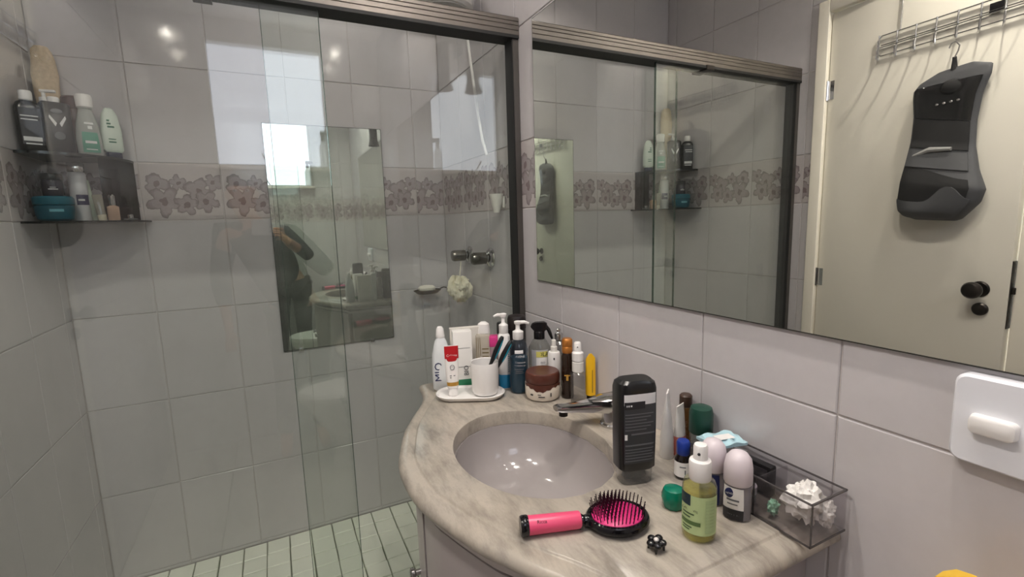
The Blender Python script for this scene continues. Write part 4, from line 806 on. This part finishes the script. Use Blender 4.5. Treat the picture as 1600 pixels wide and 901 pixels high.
bg = thing('wash_bag', 'grey hanging toiletry bag with open pouch on the door hook rack', 'toiletry bag', DP+Matrix.Rotation(RA, 3, 'Z') @ Vector((.004, bgy, 1.27)), RA)
# silhouette: (local y, local z) seen from the room; +y is towards the shower
sil_l = [(.07, .008), (.098, .022), (.110, .040), (.116, .075), (.110, .14), (.106, .20), (.102, .28), (.102, .36), (.108, .42), (.108, .445), (.092, .468), (.045, .492)]
sil_r = [(-.045, .002), (-.065, .008), (-.085, .028), (-.112, .06), (-.122, .10), (-.098, .16), (-.078, .24), (-.074, .32), (-.082, .40), (-.098, .455), (-.098, .485), (-.05, .502)]
dep = [.03, .055, .072, .075, .08, .06, .035, .028, .03, .03, .024, .016]
def bag_at(sv):
    k = min(len(dep)-1.0001, max(0, sv*(len(dep)-1))); a = int(k); u = k-a; u = u*u*(3-2*u)*.5+u*.5
    f2 = lambda A: tuple(A[a][q]+(A[a+1][q]-A[a][q])*u for q in (0, 1))
    return f2(sil_l), f2(sil_r), dep[a]+(dep[a+1]-dep[a])*u
def bag_pt(sv, q, off=0):
    (yl, zl), (yr, zr), d = bag_at(sv); h = (q+1)/2; c = abs(q)**(1/.6)
    return (d*.5+d*.5*max(0, 1-c*c)**.35+off, yr+(yl-yr)*h, zr+(zl-zr)*h)
rings = []
for k in range(40):
    (yl, zl), (yr, zr), d = bag_at(k/39); ring = []
    for i in range(28):
        a = 2*PI*i/28; q = math.copysign(abs(math.cos(a))**.6, math.cos(a)); h = (q+1)/2
        ring.append((max(.0005, d*.5+d*.5*math.copysign(abs(math.sin(a))**.7, math.sin(a))), yr+(yl-yr)*h, zr+(zl-zr)*h))
    rings.append(ring)
B().loft(rings).out('body', BG1, bg, sharp=50)
def patch(lo, hi, q0, q1, nm, mat, off=.003, puff=0, ns=8, nq=16):
    """a panel sewn on the front of the bag, between two edge curves given as functions of q"""
    F, K = [], []
    for i in range(nq+1):
        q = q0+(q1-q0)*i/nq; F.append([bag_pt(lo(q)+(hi(q)-lo(q))*j/ns, q, off+puff*math.sin(PI*(q-q0)/(q1-q0))*(.35+.65*math.sin(PI*j/ns))) for j in range(ns+1)]); K.append([bag_pt(lo(q)+(hi(q)-lo(q))*j/ns, q, -.002) for j in range(ns+1)])
    return B().loft([f+list(reversed(k)) for f, k in zip(F, K)]).out(nm, mat, bg, sharp=50)
con = lambda v: (lambda q: v)
patch(con(.63), lambda q: .83+.02*q, -.86, .9, 'vinyl_window', BGC, .004)
patch(con(.52), con(.625), -.86, .9, 'mesh_pocket', BG2, .004)
patch(con(.445), con(.512), -.84, .92, 'pocket_flap', BG1, .005)
patch(lambda q: .22, lambda q: .425+.02*math.sin(2*q), -.78, .93, 'pouch_mouth', BG2, .002)
patch(con(.05), lambda q: .26+.10*math.exp(-((q+.35)/.35)**2)+.03*q*q, -.88, .95, 'pouch_front', BG1, .005, .012)
B().ball((.026, -.005, .435), .012, .036, .026, 20, 10).out('handle_patch', BG2, bg)
B().tube([(.046, .078, .225), (.05, .03, .24), (.05, -.03, .235)], [.006, .009, .006], 8).out('white_item', plain('pale item', (150, 150, 148), .5), bg)
for k in range(4): B().ball((.0395, .026-.019*k, .385+.001*k), .003, .005, .004, 8, 6).out('glint_stud', CHROME, bg)
B().tube([(.012, .0, .49), (.014, .0, .515), (.016, .0, .53)], [.010, .007, .006], 8).out('strap', BG2, bg)
B().tube([(.018, .0, .525), (.024, -.012, .545), (.027, -.016, .560), (.026, -.004, .575), (.024, .008, .572), (.022, .014, .560)], .0024).out('swivel_hook', CHROME, bg)
# ------------------------------------------------------------------ the person taking the picture, seen in the shower mirror
SKIN = plain('warm skin', (190, 142, 116), .5, var=.04); DARKC = plain('dark navy cloth', (24, 28, 34), .85, var=.15); TROU = plain('black trousers', (20, 20, 23), .85, var=.1); HAIR = plain('dark hair', (34, 26, 22), .6)
def skin(name, chains, mat, parent, root=0, sub=2):
    """one continuous surface grown over connected joints: chains of (point, radius), shared points are merged"""
    bm = bmesh.new(); ly = bm.verts.layers.skin.verify(); seen = {}
    def vert(p, r):
        k = tuple(round(c, 4) for c in p)
        if k not in seen:
            v = bm.verts.new(p); rr_ = r if isinstance(r, tuple) else (r, r); v[ly].radius = rr_; v[ly].use_root = not seen; seen[k] = v
        return seen[k]
    for ch in chains:
        vv = [vert(p, r) for p, r in ch]
        for a, b_ in zip(vv, vv[1:]):
            if not bm.edges.get((a, b_)): bm.edges.new((a, b_))
    me = bpy.data.meshes.new(name); bm.to_mesh(me); bm.free(); me.materials.append(mat)
    o = obj(name, me, None, parent); m1 = o.modifiers.new('skin', 'SKIN'); m1.use_smooth_shade = True; m2 = o.modifiers.new('sub', 'SUBSURF'); m2.levels = m2.render_levels = sub
    return o
pe = thing('person', 'person in dark clothes holding a phone, reflected in the shower mirror', 'person', (-.85, -2.43, 0))
pv = (.22, .0, .88); ch_ = (.07, 0, 1.24); nk = (.02, .005, 1.36)
sR, eR, wR = (.23, 0, 1.27), (.41, .05, 1.05), (.205, .20, 1.235); sL, eL, wL = (-.10, 0, 1.30), (-.15, -.01, 1.04), (-.13, .05, .81)
hd = (.170, .236, 1.272)
fing = []
for k, (dx, dz, l) in enumerate(((.012, .03, 1), (.014, .012, 1.06), (.014, -.006, 1), (.010, -.024, .8))):
    b0 = (hd[0]+dx, hd[1]-.004, hd[2]+dz); fing.append([(hd, .018), (b0, .0085), ((b0[0]-.006, b0[1]+.026*l, b0[2]+.006), .0082), ((b0[0]-.030*l, b0[1]+.034*l, b0[2]+.008), .0075), ((b0[0]-.048*l, b0[1]+.030*l, b0[2]+.008), .0065)])
fing.append([(hd, .018), ((hd[0]-.02, hd[1]-.012, hd[2]+.012), .0095), ((hd[0]-.042, hd[1]-.010, hd[2]+.03), .0085), ((hd[0]-.055, hd[1]-.008, hd[2]+.046), .007)])
hl = (-.125, .075, .745)
for dx in (-.02, -.007, .007, .02): fing.append([(hl, .02), ((hl[0]+dx, hl[1]+.012, hl[2]-.04), .0088), ((hl[0]+dx, hl[1]+.022, hl[2]-.068), .008), ((hl[0]+dx, hl[1]+.018, hl[2]-.09), .0065)])
fing.append([(hl, .02), ((hl[0]+.026, hl[1]+.02, hl[2]-.014), .0095), ((hl[0]+.034, hl[1]+.03, hl[2]-.04), .008)])
legs = [[(pv, (.13, .10)), ((.23+s_*.085, 0, .80), .085), ((.22+s_*.09, .015, .46), .052), ((.20+s_*.10, -.005, .09), .036), ((.20+s_*.105, .06, .035), .034), ((.20+s_*.11, .15, .028), .026)] for s_ in (1, -1)]
skin('body', legs+[[(pv, (.13, .10)), ((.15, 0, 1.05), (.115, .085)), (ch_, (.13, .09)), (nk, .048), ((0, .012, 1.43), (.055, .062)), ((0, .018, 1.50), (.072, .086)), ((0, .012, 1.56), (.066, .078))],
     [(ch_, (.13, .09)), (sR, .052), (eR, .038), (wR, .026), (hd, (.030, .018))], [(ch_, (.13, .09)), (sL, .052), (eL, .038), (wL, .026), (hl, (.030, .018))]]+fing, SKIN, pe)
skin('shirt', [[((.235, 0, .80), (.19, .13)), ((.16, 0, 1.05), (.19, .15)), (ch_, (.15, .108)), ((.025, .004, 1.335), (.066, .066))], [(ch_, (.15, .108)), (sR, .07), (eR, .056), ((.235, .175, 1.21), .042)], [(ch_, (.15, .108)), (sL, .07), (eL, .054), ((-.135, .03, .89), .042)]], DARKC, pe)
skin('trousers', [[(pv, (.145, .115))]+[(p, (r if isinstance(r, float) else r[0])+.016) for p, r in l[1:4]] for l in legs], TROU, pe)
b = B().ball((0, -.004, 1.535), .083, .092, .092, 24, 14, lambda d: 1 if not (d.y > .35 and d.z < .35) else .80); b.out('hair', HAIR, pe)
for s_ in (1, -1):
    B().ball((s_*.072, .012, 1.50), .010, .014, .024, 10, 8).out('ear', SKIN, pe)
    e_ = B().ball((s_*.029, .094, 1.515), .012, .008, .008, 12, 8).out('eye', WHITE, pe); B().ball((s_*.029, .1005, 1.515), .005, .003, .005, 10, 6).out('iris', HAIR, e_)
B().loft([sup(1.468, .016, .014, 2, 16, 0, .100), sup(1.48, .014, .018, 2, 16, 0, .100), sup(1.515, .007, .008, 2, 16, 0, .094)]).out('nose', SKIN, pe); B().ball((0, .098, 1.447), .022, .007, .006, 14, 6).out('mouth', plain('lips', (160, 92, 84), .5), pe)
ph = thing('phone', 'pale phone held up by the person in dark clothes', 'phone', CAM-w_*.016, 0); ph.rotation_euler = cam.matrix_world.to_euler()
B().loft([rrect(-.150, .012, -.040, .036, 0, .01), rrect(-.150, .012, -.040, .036, .008, .01)]).xf(Matrix.Translation((.06, 0, -.001))).out('case', plain('silver phone', (190, 192, 196), .3), ph)
B().loft([rrect(-.086, .068, -.037, .033, .0072, .008), rrect(-.086, .068, -.037, .033, .0078, .008)]).out('screen', plain('phone glass', (20, 20, 24), .1), ph)
for dx, dy in ((0, 0), (-.0, -.02)): B().lathe([(.006, -.003), (.006, 0)], 20, (dx, dy)).out('lens', BLACK, ph)
